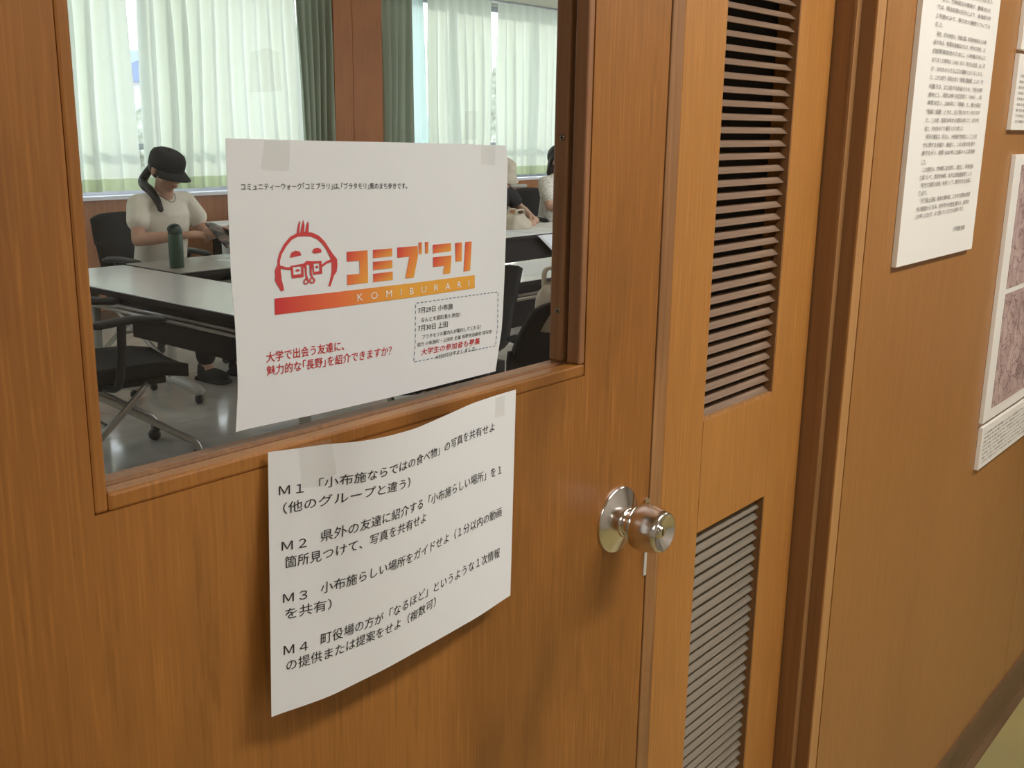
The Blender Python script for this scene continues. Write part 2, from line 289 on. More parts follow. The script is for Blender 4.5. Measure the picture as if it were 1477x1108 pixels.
BOARD_TEXT=[
('のついてはこのことがありました。', [(0.5182, 0.2242), (0.8719, 0.2178)], 0.0137, 'G', 0.15),
('また、竹林周辺の環境が、整備された', [(0.2141, 0.2516), (0.8618, 0.2455)], 0.0131, 'G', 0.15),
('では、明治初期の区分により、各地域の特', [(0.1611, 0.2741), (0.8699, 0.2687)], 0.013, 'G', 0.15),
('１号館のみで、残された建物についても', [(0.1585, 0.299), (0.8732, 0.2924)], 0.0131, 'G', 0.15),
('ました。', [(0.1609, 0.3221), (0.2471, 0.321)], 0.0131, 'G', 0.15),
('現在、町中央部は、児童公園、町営体育館などの施', [(0.1874, 0.3471), (0.8471, 0.3417)], 0.0133, 'G', 0.15),
('設がある、新築校舎建設のため、町内の学校、公', [(0.1622, 0.37), (0.8461, 0.3657)], 0.0133, 'G', 0.15),
('民館新築用地のために、小布施の中心に', [(0.1608, 0.3943), (0.8656, 0.3891)], 0.0134, 'G', 0.15),
('なりました昭和35（1960）年の「町内公会堂」は、町', [(0.1618, 0.4184), (0.8692, 0.414)], 0.0135, 'G', 0.15),
('が、はなれの小さな山口の建物となりましたら。', [(0.1645, 0.4427), (0.854, 0.4389)], 0.0135, 'G', 0.15),
('た。これに続き、昭和31年の「新築公園設置」により、竹', [(0.1629, 0.4667), (0.8675, 0.463)], 0.0136, 'G', 0.15),
('村童子は、北に拡がる計画のため、竹村の隣', [(0.1616, 0.4915), (0.8673, 0.4887)], 0.0137, 'G', 0.15),
('接地とし、昭和39年の記念館に（1960）、旧', [(0.164, 0.5154), (0.8689, 0.5103)], 0.0138, 'G', 0.15),
('本館は古い、2000年に「移築」と、郷土館を', [(0.1615, 0.5375), (0.8722, 0.535)], 0.0138, 'G', 0.15),
('「開館に設置」とされ、古く残されているのです', [(0.1622, 0.5635), (0.8697, 0.5588)], 0.0139, 'G', 0.15),
('た。この度、昭和39年から昭和31年にて、町の内', [(0.163, 0.5877), (0.8672, 0.5826)], 0.014, 'G', 0.15),
('度と、竹村をめぐり 解説 となりました。', [(0.1613, 0.612), (0.6648, 0.6083)], 0.0141, 'G', 0.15),
('昭和の建設は、町の人、小布施町竹林館に、ここに何', [(0.1879, 0.6346), (0.866, 0.6336)], 0.0142, 'G', 0.15),
('竹に関する作業が、解説と、この公民の昔 語り', [(0.1603, 0.6588), (0.8497, 0.6571)], 0.0142, 'G', 0.15),
('継ぎながら、昭和 1500 年に公園のへに見学所', [(0.1577, 0.6815), (0.8627, 0.6811)], 0.0143, 'G', 0.15),
('した。', [(0.1624, 0.7076), (0.2201, 0.7071)], 0.0144, 'G', 0.15),
('この展示は、竹林館にある時に、歴史に、学術相談', [(0.1852, 0.7293), (0.8641, 0.728)], 0.0145, 'G', 0.15),
('に基づいて、新旧竹林館、まち公民館建設等とした', [(0.1619, 0.7523), (0.8531, 0.752)], 0.0145, 'G', 0.15),
('「町竹文化館の状態」を例として、展示のため企画に', [(0.1853, 0.7755), (0.8563, 0.7735)], 0.0147, 'G', 0.15),
('ています。', [(0.1634, 0.7984), (0.2664, 0.798)], 0.0147, 'G', 0.15),
('「竹下風土記館」各地の資料館、この中の建物は作業', [(0.1991, 0.8212), (0.8647, 0.8186)], 0.0148, 'G', 0.15),
('市の開館から 35 年、約千年代の歴史 資料は、自然の', [(0.1643, 0.845), (0.8609, 0.8427)], 0.0148, 'G', 0.15),
('とお申しいただき、よく読んでいただければ幸いです。', [(0.161, 0.8666), (0.7925, 0.8629)], 0.0149, 'G', 0.15),
('小布施文庫', [(0.6714, 0.9248), (0.8423, 0.9275)], 0.0164, 'G', 0.15)]
LOGO_GLYPHS=[[(0.3595,0.4018),(0.4323,0.4024),(0.4329,0.5261),(0.3586,0.5266),(0.3602,0.4881),(0.4044,0.4887),(0.4031,0.4392),(0.3597,0.4385)],[(0.4522,0.4027),(0.5227,0.4028),(0.5226,0.4335),(0.4526,0.4344)],[(0.4525,0.4487),(0.5233,0.4489),(0.5232,0.4797),(0.4522,0.4804)],[(0.4518,0.4948),(0.5244,0.4938),(0.5244,0.5264),(0.4515,0.5269)],[(0.5421,0.4014),(0.6216,0.4022),(0.6233,0.4401),(0.6062,0.5268),(0.5722,0.5265),(0.5891,0.4413),(0.5428,0.4415)],[(0.6247,0.3891),(0.638,0.3887),(0.6382,0.4353),(0.6264,0.4357)],[(0.6507,0.3898),(0.6642,0.3894),(0.6644,0.4356),(0.6524,0.436)],[(0.6827,0.403),(0.7581,0.4034),(0.7585,0.4361),(0.6837,0.4383)],[(0.6838,0.4544),(0.7603,0.4543),(0.7605,0.474),(0.7555,0.5286),(0.7254,0.5282),(0.7305,0.4944),(0.6846,0.4939)],[(0.7766,0.4043),(0.8055,0.4044),(0.8056,0.4831),(0.7791,0.4827)],[(0.8209,0.4039),(0.8487,0.4037),(0.8433,0.5283),(0.8145,0.5283)]]
LOGO_BAR=[(0.1211,0.5471),(0.2809,0.5455),(0.456,0.546),(0.6497,0.5474),(0.8643,0.5496),(0.8654,0.6067),(0.6494,0.6043),(0.4545,0.6036),(0.2782,0.6034),(0.1187,0.6054)]
LOGO_FACE=[([(0.1456,0.4428),(0.143,0.4248),(0.1441,0.4129),(0.1489,0.3945),(0.1644,0.3657),(0.1816,0.3442),(0.2006,0.3343),(0.2198,0.3345),(0.242,0.3367),(0.2609,0.3473),(0.2784,0.3663),(0.2902,0.3867),(0.3009,0.4124),(0.3073,0.4296),(0.3075,0.4471),(0.3077,0.4662),(0.3058,0.4818),(0.3003,0.5042),(0.2939,0.5214),(0.3009,0.525),(0.3075,0.5075),(0.3147,0.4859),(0.3244,0.4715),(0.3272,0.4492),(0.3261,0.425),(0.3129,0.4057),(0.2993,0.3813),(0.2871,0.3589),(0.2684,0.3361),(0.2454,0.3226),(0.2198,0.3192),(0.1975,0.3221),(0.175,0.3347),(0.1564,0.359),(0.1416,0.3904),(0.1368,0.4107),(0.1356,0.425),(0.1394,0.4439)],None),([(0.1345,0.4291),(0.127,0.4492),(0.1276,0.4673),(0.1262,0.4857),(0.1338,0.5044),(0.1429,0.5246),(0.1522,0.5214),(0.1495,0.4986),(0.1466,0.4827),(0.1465,0.468),(0.1445,0.4528),(0.1471,0.4342)],None),([(0.1968,0.3251),(0.2014,0.2939),(0.207,0.2794),(0.2091,0.2811),(0.205,0.3239)],None),([(0.208,0.3241),(0.2132,0.2946),(0.219,0.275),(0.222,0.295),(0.2198,0.3248)],None),([(0.2228,0.325),(0.228,0.2953),(0.2337,0.2806),(0.2355,0.2957),(0.2339,0.3257)],None),([(0.1744,0.4074),(0.1786,0.3901),(0.1919,0.3835),(0.2051,0.3879),(0.2101,0.401),(0.1914,0.4045)],None),([(0.2439,0.392),(0.2502,0.3806),(0.2625,0.3788),(0.2731,0.384),(0.275,0.3961),(0.2636,0.3979),(0.2514,0.3983)],None),([(0.1751,0.4365),(0.216,0.4318),(0.2155,0.4808),(0.1784,0.481)],[(0.1823,0.4415),(0.2084,0.4405),(0.2087,0.4682),(0.184,0.4698)]),([(0.2417,0.4257),(0.2739,0.4268),(0.2761,0.4733),(0.2468,0.4755)],[(0.2485,0.4354),(0.2666,0.4347),(0.2676,0.4639),(0.2495,0.4655)]),([(0.2033,0.4549),(0.2026,0.4567),(0.2008,0.4581),(0.1981,0.4587),(0.1952,0.4584),(0.1926,0.4573),(0.1909,0.4556),(0.1903,0.4536),(0.191,0.4518),(0.1928,0.4505),(0.1954,0.4499),(0.1983,0.4501),(0.2009,0.4512),(0.2027,0.4529)],None),([(0.2633,0.448),(0.2628,0.4499),(0.2615,0.4514),(0.2596,0.452),(0.2576,0.4518),(0.2558,0.4508),(0.2545,0.4492),(0.2541,0.4472),(0.2546,0.4453),(0.2559,0.4439),(0.2578,0.4432),(0.2598,0.4434),(0.2616,0.4444),(0.2629,0.4461)],None),([(0.2145,0.4327),(0.2267,0.4226),(0.2433,0.4258),(0.2438,0.4428),(0.2369,0.4422),(0.231,0.4359),(0.2249,0.4394),(0.2202,0.4457),(0.2148,0.4452)],None),([(0.2194,0.4407),(0.2206,0.4732),(0.2235,0.491),(0.2294,0.49),(0.2259,0.473),(0.226,0.441)],None),([(0.2355,0.437),(0.2355,0.468),(0.2407,0.4869),(0.246,0.4854),(0.2415,0.4677),(0.2427,0.4376)],None),([(0.2314,0.4986),(0.2303,0.5032),(0.2276,0.5067),(0.2238,0.5084),(0.2198,0.508),(0.2163,0.5055),(0.2141,0.5014),(0.2134,0.4966),(0.2146,0.492),(0.2173,0.4885),(0.221,0.4868),(0.225,0.4872),(0.2285,0.4897),(0.2308,0.4937)],[(0.2269,0.4988),(0.2263,0.5012),(0.2249,0.5031),(0.2231,0.504),(0.2211,0.5038),(0.2193,0.5025),(0.2182,0.5003),(0.2179,0.4978),(0.2185,0.4953),(0.2198,0.4935),(0.2217,0.4925),(0.2237,0.4927),(0.2254,0.4941),(0.2266,0.4962)]),([(0.2517,0.4966),(0.2505,0.5016),(0.2475,0.5054),(0.2435,0.5072),(0.2392,0.5067),(0.2354,0.504),(0.2329,0.4997),(0.2323,0.4945),(0.2335,0.4896),(0.2364,0.4859),(0.2404,0.484),(0.2447,0.4845),(0.2485,0.4871),(0.251,0.4915)],[(0.2465,0.4961),(0.2459,0.499),(0.2444,0.5012),(0.2424,0.5023),(0.2402,0.5021),(0.2383,0.5006),(0.2371,0.4981),(0.2368,0.495),(0.2374,0.4921),(0.2389,0.4899),(0.2409,0.4888),(0.2431,0.489),(0.2449,0.4905),(0.2462,0.4931)]),([(0.1442,0.442),(0.1607,0.448),(0.1771,0.4507),(0.1774,0.4407),(0.1618,0.4403),(0.1469,0.4327)],None),([(0.2773,0.4492),(0.2926,0.4375),(0.3113,0.433),(0.3082,0.4229),(0.2891,0.43),(0.2728,0.4423)],None)]
DASH_BOX=[(0.6129,0.6325),(0.9731,0.6373),(0.9806,0.8813),(0.6137,0.8742)]

# ---------------------------------------------------------------- corridor shell
DY=.627   # door face
WY=.575   # wall face
struct(box('floor_corridor',-2.6,6.5,-1.7,.66,-.06,0,'lino'))
struct(box('ceiling_corridor',-2.6,6.5,-1.7,.575,2.5,2.56,'ceil'))
struct(box('wall_back',-2.6,6.5,-1.80,-1.7,0,2.56,'plaster'))
struct(box('wall_left',-2.7,-2.6,-1.8,.8,0,2.56,'plaster'))
struct(box('wall_right',6.5,6.6,-1.8,.8,0,2.56,'plaster'))
# wall between corridor and room: core plus plywood panels
def wallseg(name,x0,x1,z0=0,z1=2.56,seams=()):
    w=struct(box(name,x0,x1,WY+.012,.70,z0,z1,'wall'))
    xs=[x0]+list(seams)+[x1]
    for a,b in zip(xs,xs[1:]):
        box('wall_panel',a+.0012,b-.0012,WY,WY+.0115,max(z0,.0),z1-.06 if z1>2.5 else z1,'wall',w,.0006)
    return w
wallseg('wall_front',1.4895,6.5,0,2.56,(2.678,3.87,5.06))
wallseg('wall_front_left',-2.6,.158,0,2.56,(-1.0,))
struct(box('wall_front_top',.158,1.4895,WY+.012,.70,2.06,2.56,'wall'))
box('wall_panel',.16,1.488,WY,WY+.0115,2.062,2.5,'wall',bpy.data.objects['wall_front_top'],.0006)
# cove skirting
def skirt(name,x0,x1):
    prof=[(WY,.112),(WY-.004,.112),(WY-.007,.100),(WY-.007,.035),(WY-.010,.016),(WY-.020,.004),(WY-.022,0),(WY,0)]
    bm=B(); prism(bm,prof,lambda a,b,h:(x0+h,a,b),x1-x0); return struct(mk(name,bm,'skirt'))
skirt('baseboard_right',1.487,6.5); skirt('baseboard_left',-2.6,.16)
# door frame: stepped jamb seen on the right
def jamb(name,s,xa):
    # s=+1 right jamb starting at xa going outward
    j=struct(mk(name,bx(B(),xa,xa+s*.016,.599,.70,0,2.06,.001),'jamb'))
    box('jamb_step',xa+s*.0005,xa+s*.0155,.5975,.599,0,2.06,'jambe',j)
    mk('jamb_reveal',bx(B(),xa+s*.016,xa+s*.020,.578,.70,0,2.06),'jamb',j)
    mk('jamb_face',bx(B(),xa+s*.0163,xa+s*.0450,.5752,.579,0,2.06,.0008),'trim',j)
    return j
jamb('trim_1',1,1.4425); jamb('trim_2',-1,.2035)
t3=struct(box('trim_3',.158,1.4895,.599,.70,2.03,2.06,'jamb')); box('jamb_face',.158,1.4895,.5735,.5985,2.035,2.062,'trim',t3)
# ---------------------------------------------------------------- main door with window
WX0,WX1,WZ0,WZ1=.3365,.8864,1.1952,1.90
door=struct(bpy.data.objects.new('door_1',None)); COL.objects.link(door)
DX0,DX1=.2065,1.0235; DB=.668
bm=B()
for a,b,c,d in ((DX0,WX0,.01,2.025),(WX1,DX1,.01,2.025),(WX0,WX1,.01,WZ0),(WX0,WX1,WZ1,2.025)): bx(bm,a,b,DY,DB,c,d)
mk('door_slab',bm,'door',door)
# glazing beads, front (mitred, slightly rounded) and rear
def bead(name,a,b,za,zb,y0,y1,horizontal,parent,mt):
    bm=bx(B(),a,b,y0,y1,za,zb,.0022); return mk(name,bm,mt,parent)
bd_=.0105
for nm,(a,b,za,zb) in dict(l=(WX0+.0006,WX0+bd_,WZ0+.0005,WZ1),r=(WX1-bd_,WX1-.0004,WZ0+.0128,WZ1),b=(WX0+bd_,WX1-.0001,WZ0,WZ0+.0128),t=(WX0+bd_,WX1-bd_,WZ1-.011,WZ1-.0004)).items():
    bead('glazing_bead',a,b,za,zb,DY+.0004,.6438,0,door,'bead' if nm in 'rt' else 'door')
    bead('glazing_bead',a,b,za,zb,.6492,DB-.0008,0,door,'bead')
gl=box('glass_pane',WX0+.004,WX1-.004,.6446,.6484,WZ0+.006,WZ1-.004,'glass',door); gl['label']='clear glass pane of the door window'
# screws in the right-hand bead reveal
for z in (1.437,1.262):
    bm=B(); lathe(bm,[(0,0),(.0032,0),(.0030,.0012),(.0012,.0016),(0,.0008)],14,Matrix.Translation((WX1-bd_-.0001,.656,z))@Matrix.Rotation(-PI/2,4,'Y')); s=mk('bead_screw',bm,'brass',door,True)
    bm=B(); bx(bm,-.0025,.0025,-.0004,.0004,-.0002,.0003); bx(bm,-.0004,.0004,-.0025,.0025,-.0002,.0003)
    bmesh.ops.transform(bm,matrix=Matrix.Translation((WX1-bd_-.0017,.656,z))@Matrix.Rotation(-PI/2,4,'Y'),verts=bm.verts[:]); mk('screw_slot',bm,'dark',s)
# door knob (part of the door) with rose, neck, head, keyhole
KX,KZ=.9595,1.0150
KM=Matrix.Translation((KX,DY,KZ))@Matrix.Rotation(PI/2,4,'X')
rose=mk('knob_rose',lathe(B(),[(.0388,-.0005),(.0390,.0014),(.0382,.0030),(.0370,.0036),(.0200,.0110),(.0178,.0124),(.0172,.0150),(.0160,.0160),(0,.0160)],56,KM),'steel',door,True)
knob=mk('door_knob',lathe(B(),[(0,.014),(.0138,.0145),(.0134,.018),(.0134,.0225),(.0150,.0242),(.0200,.0252),(.0236,.0270),(.0256,.0300),(.0268,.0345),(.0272,.0390),(.0268,.0440),(.0256,.0510),(.0240,.0580),(.0230,.0612),(.0220,.0626),(.0208,.0630),(.0196,.0622),(.0082,.0560),(.0076,.0575),(.0068,.0575)],56,KM),'steel',door,True)
cyl=mk('lock_cylinder',lathe(B(),[(0,.054),(.0066,.054),(.0066,.0592),(.0058,.0602),(0,.0602)],28,KM),'chrome',knob,True)
mk('keyhole',bx(B(),-.0006,.0006,-.0036,.0036,.0602,.0606,0,KM),'dark',knob)
for o in (rose,knob,cyl):
    for e in (): pass
# latch hardware in the gap
lt=mk('latch_plate',bx(B(),1.0188,1.0246,DY-.0018,DY+.02,.926,.962,.0004),'legw',door); lt['label']='pale metal latch plate edge'
mk('latch_plate',bx(B(),1.0150,1.0246,DY-.0022,DY+.02,1.012,1.024,.0004),'chrome',door)
# ---------------------------------------------------------------- louvred narrow leaf
lf=struct(bpy.data.objects.new('door_2',None)); COL.objects.link(lf)
LX0,LX1=1.0265,1.4396; OX0,OX1=1.1465,1.3365; LB=.662
st=box('closing_strip',LX0,1.0525,DY-.0006,LB,.01,2.025,'worn',lf,.0012); st['label']='worn darker strip along the meeting edge'
box('stile',1.0532,OX0,DY,LB,.01,2.025,'leaf',lf,.0012)
box('stile',OX1,LX1,DY,LB,.01,2.025,'leaf',lf,.0012)
UZ0,UZ1,VZ0,VZ1=1.0915,1.80,.26,.9425
box('rail',OX0,OX1,DY,LB,UZ1,2.025,'leaf',lf); box('rail',OX0,OX1,DY,LB,VZ1,UZ0,'leaf',lf); box('rail',OX0,OX1,DY,LB,.01,VZ0,'leaf',lf)
# thin moulding round each opening
for a,b in ((UZ0,UZ1),(VZ0,VZ1)):
    box('sill_moulding',OX0,OX1,DY+.0008,DY+.013,a,a+.0035,'trim',lf); box('side_moulding',OX1-.0022,OX1,DY+.0008,DY+.013,a+.0035,b,'jamb',lf)
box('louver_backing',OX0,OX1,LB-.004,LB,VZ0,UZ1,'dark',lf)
def slatmesh(x0,x1,n):
    bm=B(); yf,yb=.6325,.6430; prof=[(yf,0),(yf,.0010),(yb-.0005,.0084),(yb,.0084),(yb,.0050),(yf+.0035,-.0002)]
    prism(bm,prof,lambda a,b,h:(x0+h,a,b),x1-x0); me=bpy.data.meshes.new(n); bmesh.ops.recalc_face_normals(bm,faces=bm.faces[:]); bm.to_mesh(me); bm.free(); return me
s1=slatmesh(OX0,OX1-.0024,'slat'); s2=slatmesh(OX0,OX1-.0024,'slat')
s2m=s2
PITCH=.01578
z=UZ0+.0036
while z<UZ1-.012:
    o=link('slat',s1,'slat',lf); o.location=(0,0,z+random.uniform(-.0003,.0003)); z+=PITCH
z=.9235; bm=B(); yf,yb=.6335,.6440
prism(bm,[(yf,0),(yf,.0014),(yb-.0008,.0104),(yb,.0104),(yb,.007),(yf+.0035,-.0002)],lambda a,b,h:(OX0+h,a,b),OX1-.0024-OX0); bm.to_mesh(s2); bm.free()
while z>VZ0+.002:
    o=link('slat',s2,'dustslat',lf); o.location=(0,0,z+random.uniform(-.0004,.0004)); z-=PITCH
# small plaster cracks / damage marks on the lower slats
# ---------------------------------------------------------------- flat print on paper surfaces
def SP(u,v,d=0):
    P=POSTER; x=interp(v,P['lv'],P['lx'])*(1-u)+interp(v,P['rv'],P['rx'])*u
    z=interp(u,P['tu'],P['tz'])*(1-v)+interp(u,P['bu'],P['bz'])*v
    y=.6425-.0008*math.sin(PI*min(max(u,0),1))*(.5+.5*math.cos(PI*v)) - .0030*max(0,(u-.88)/.12)**2*(1-v)
    return Vector((x,y-d,z))
def sm(u,U,V): return sum(interp(min(max(u+k*.03,0),1),U,V) for k in (-1,-.5,0,.5,1))/5
def SS(u,v,d=0):
    y=sm(u,SHEET['tu'],SHEET['ty'])*(1-v)+sm(u,SHEET['bu'],SHEET['by'])*v
    x=(.4744*(1-v)+.4573*v)*(1-u)+(.7689*(1-v)+.748*v)*u
    zz=(1.2083*(1-v)+1.0005*v)*(1-u)+(1.2024*(1-v)+1.0006*v)*u
    return Vector((x,y-d,zz))
BX0,BX1,BZ0,BZ1=BOARD
def SB(u,v,d=0): return Vector((BX0+(BX1-BX0)*u,.566-d,BZ1+(BZ0-BZ1)*v))
SIZES={SP:(.3055,.214),SS:(.2946,.206),SB:(BX1-BX0,BZ1-BZ0)}
def glyphs(txt,bold,res=2):
    c=bpy.data.curves.new('t','FONT'); c.body=txt; c.resolution_u=res; c.offset=bold
    o=bpy.data.objects.new('t',c); COL.objects.link(o); bpy.context.view_layer.update(); me=evalmesh(o)
    vs=[(v.co.x,v.co.y) for v in me.vertices]; fs=[tuple(p.vertices) for p in me.polygons]
    bpy.data.objects.remove(o); bpy.data.curves.remove(c); bpy.data.meshes.remove(me); return vs,fs
INK={'K':'ink','R':'red','W':'white','G':'grey'}
def lay(S,item,parent,d=.0003,name='printed_text'):
    txt,base,h,col,bold=item
    w,hh=SIZES[S]; vs,fs=glyphs(txt,0 if col=='W' else min(bold,1.3)*.008)
    if not vs: return
    x0=min(v[0] for v in vs); x1=max(v[0] for v in vs); y1=max(v[1] for v in vs); y0=min(v[1] for v in vs)
    us=[b[0] for b in base]; vv=[b[1] for b in base]; sc=h/max(y1-y0,.6)
    bm=B(); out=[]
    for x,y in vs:
        u=us[0]+(us[-1]-us[0])*(x-x0)/(x1-x0); out.append(bm.verts.new(S(u,interp(u,us,vv)-(y-y0)*sc,d)))
    for f in fs:
        try: bm.faces.new([out[i] for i in f])
        except ValueError: pass
    me=bpy.data.meshes.new(name); bm.to_mesh(me); bm.free(); return link(name,me,INK[col],parent)
def sheet(name,S,nu,nv,mt,th=.00025):
    bm=B(); g=[[bm.verts.new(S(i/nu,j/nv,0)) for i in range(nu+1)] for j in range(nv+1)]
    k=[[bm.verts.new(S(i/nu,j/nv,-th)) for i in range(nu+1)] for j in range(nv+1)]
    for j in range(nv):
        for i in range(nu):
            bm.faces.new((g[j][i],g[j+1][i],g[j+1][i+1],g[j][i+1])); bm.faces.new((k[j][i],k[j][i+1],k[j+1][i+1],k[j+1][i]))
    for i in range(nu):
        bm.faces.new((g[0][i],g[0][i+1],k[0][i+1],k[0][i])); bm.faces.new((g[nv][i+1],g[nv][i],k[nv][i],k[nv][i+1]))
    for j in range(nv):
        bm.faces.new((g[j+1][0],g[j][0],k[j][0],k[j+1][0])); bm.faces.new((g[j][nu],g[j+1][nu],k[j+1][nu],k[j][nu]))
    o=mk(name,bm,mt,None,True); o.data.set_sharp_from_angle(angle=math.radians(40)); return o
po=sheet('event_poster',SP,30,16,'poster'); tag(po,'white paper poster with a red and orange logo taped on the door window','poster')
sh=sheet('instruction_sheet',SS,40,10,'paper'); tag(sh,'white paper sheet of black handwritten-size instructions taped below the door window','paper sheet')
sh['label']='white sheet of black printed lines taped to the door below the window'
for t in POSTER_TEXT: lay(SP,t,po,.0006 if t[3]=='W' else .0003)
for t in SHEET_TEXT: lay(SS,t,sh)
def grad(t):
    a,b,c=(.60,.022,.045),(.80,.17,.055),(.82,.40,.05); t=min(max(t,0),1)
    return tuple(a[i]+(b[i]-a[i])*t*2 if t<.5 else b[i]+(c[i]-b[i])*(t*2-1) for i in range(3))
def inkpoly(S,poly,hole,parent,name,d,gf=None,mt='red'):
    from mathutils.geometry import tessellate_polygon
    loops=[[Vector((a,b,0)) for a,b in poly]]+([[Vector((a,b,0)) for a,b in hole]] if hole else [])
    flat=[p for l in loops for p in l]; tris=tessellate_polygon(loops)
    bm=B(); cl=bm.loops.layers.float_color.new('print') if gf else None
    vs=[bm.verts.new(S(p.x,p.y,d)) for p in flat]
    for t in tris:
        try: f=bm.faces.new([vs[i] for i in t])
        except ValueError: continue
        if gf:
            for lp,i in zip(f.loops,t): lp[cl]=(*gf(flat[i].x,flat[i].y),1)
    me=bpy.data.meshes.new(name); bm.to_mesh(me); bm.free(); return link(name,me,mt,parent)
for g in LOGO_GLYPHS:
    ax=min(p[0] for p in g); bx_=max(p[0] for p in g); ay=min(p[1] for p in g); by_=max(p[1] for p in g)
    inkpoly(SP,g,None,po,'logo_letter',.0003,lambda u,v,ax=ax,bx_=bx_,ay=ay,by_=by_: grad(.05+.60*(u-ax)/(bx_-ax+1e-6)+.45*(v-ay)/(by_-ay)),'grad')
bu_=(LOGO_BAR[0],LOGO_BAR[4],LOGO_BAR[5],LOGO_BAR[9]); bm=B(); cl=bm.loops.layers.float_color.new('print'); G_=[]
for i in range(41):
    t=i/40; G_.append([(a[0]+(b[0]-a[0])*t,a[1]+(b[1]-a[1])*t) for a,b in ((bu_[0],bu_[1]),(bu_[3],bu_[2]))])
V_=[[bm.verts.new(SP(u,v,.0003)) for u,v in g] for g in G_]
for i in range(40):
    f=bm.faces.new((V_[i][0],V_[i][1],V_[i+1][1],V_[i+1][0]))
    for lp,k in zip(f.loops,(i,i,i+1,i+1)): lp[cl]=(*grad((G_[k][0][0]-.10)/.45),1)
me=bpy.data.meshes.new('logo_bar'); bm.to_mesh(me); bm.free(); link('logo_bar',me,'grad',po)
M['logored']=mat('logo_red_ink',(.60,.055,.06),.6)
for k,(a,h) in enumerate(LOGO_FACE): inkpoly(SP,a,h,po,'logo_face',.0003+.00001*k,None,'logored')
# dashed box
bm=B()
Q=[Vector((a,b)) for a,b in DASH_BOX]
for i in range(4):
    a,b=Q[i],Q[(i+1)%4]; la=Vector(((b-a).x*.3055,(b-a).y*.214)).length; n=max(3,round(la/.0052))
    for k in range(n):
        p=a+(b-a)*((k+.2)/n); q=a+(b-a)*((k+.75)/n); t=Vector(((b-a).x*.3055,(b-a).y*.214)).normalized(); nn=Vector((-t.y/.3055,t.x/.214))*.00036
        if i==2 and .40<(k+.5)/n<.72: continue
        bm.faces.new([bm.verts.new(SP(*(c),.0003)) for c in (p+nn,q+nn,q-nn,p-nn)])
me=bpy.data.meshes.new('dashed_border'); bm.to_mesh(me); bm.free(); link('dashed_border',me,'blue',po)
# clear tape
def tape(S,pts,label,d=.0005,fold=None,grp=None):
    bm=B(); P=[bm.verts.new(S(a,b,d)) for a,b in pts]; Q=[bm.verts.new(S(a,b,d+.00012)) for a,b in pts]
    bm.faces.new(P[::-1]); bm.faces.new(Q)
    for i in range(len(P)): bm.faces.new((P[i],P[(i+1)%len(P)],Q[(i+1)%len(P)],Q[i]))
    o=mk('tape_strip',bm,'tape'); return tag(o,label,'tape')
def SG(x,z,d=0): return Vector((x,.6446-d,z))
tape(SP,[(.11,.002),(.185,.004),(.178,.10),(.165,.105),(.095,.10)],'clear tape over the top left edge of the poster')
tape(SP,[(.895,.0),(.955,.004),(.945,.085),(.885,.08)],'clear tape over the top right corner of the poster',.0008)
tape(SG,[(.4875,1.4685),(.5165,1.4705),(.5145,1.4975),(.5040,1.5000),(.4900,1.4960)],'old clear tape patch on the glass above the poster left corner',.0003)
tape(SG,[(.7150,1.4350),(.7330,1.4360),(.7335,1.4600),(.7170,1.4600)],'old clear tape patch on the glass above the poster right end',.0003)
tape(SS,[(.075,-.01),(.16,-.02),(.175,.11),(.150,.155),(.085,.15)],'creased clear tape at the top left of the instruction sheet')
tape(SS,[(.885,.01),(.935,.01),(.935,.105),(.885,.10)],'clear tape at the top right of the instruction sheet')
# ---------------------------------------------------------------- exhibit boards on the wall
def boardbox(name,x0,x1,z0,z1,label,cat='board',y0=.5665,th=.0083):
    o=box(name,x0,x1,y0,y0+th,z0,z1,'board',None,.0006); return tag(o,label,cat)
b1=boardbox('text_board',BX0,BX1,BZ0,BZ1,'tall white board of small black text, nearest the door frame')
for t in BOARD_TEXT: lay(SB,t,b1,.0008)
b2=boardbox('map_board',2.170,2.86,.8840,1.4075,'large cream board with two pink old map prints')
for z0,z1 in ((1.1500,1.388),(.9080,1.1395)): mk('map_print',bx(B(),2.2155,2.815,.5655,.5663,z0,z1),'map',b2)
def squiggle(S,parent,mt,n,seed,x0,x1,z0,z1,w,name):
    rnd=random.Random(seed); bm=B()
    for k in range(n):
        x=rnd.uniform(x0,x1); z=rnd.uniform(z0,z1); a=rnd.uniform(0,6.28)
        for q in range(rnd.randint(2,6)):
            a+=rnd.uniform(-.8,.8); l=rnd.uniform(.004,.016); x2=min(max(x+math.cos(a)*l,x0),x1); z2=min(max(z+math.sin(a)*l,z0),z1)
            t=Vector((x2-x,0,z2-z)); 
            if t.length<1e-4: break
            nn=Vector((-t.z,0,t.x)).normalized()*w; y=.5652
            bm.faces.new([bm.verts.new(v) for v in (Vector((x,y,z))+nn,Vector((x2,y,z2))+nn,Vector((x2,y,z2))-nn,Vector((x,y,z))-nn)]); x,z=x2,z2
    me=bpy.data.meshes.new(name); bm.to_mesh(me); bm.free(); o=link(name,me,mt,parent); o['kind']='stuff'; return o
M['mapline']=mat('map_line_ink',(.17,.10,.12),.7)
squiggle(None,b2,'mapline',150,3,2.23,2.80,.92,1.13,.0006,'map_line'); squiggle(None,b2,'mapline',110,5,2.23,2.80,1.16,1.37,.0006,'map_line')
b3=boardbox('caption_board',2.176,2.86,.7860,.8745,'low white caption board of tiny grey text directly under the map board')
b4=boardbox('caption_board',2.1135,2.50,1.4520,1.5855,'small white caption board above the map board')
b5=boardbox('photo_board',2.1160,2.50,1.5925,1.80,'upper white board just above the small caption board')
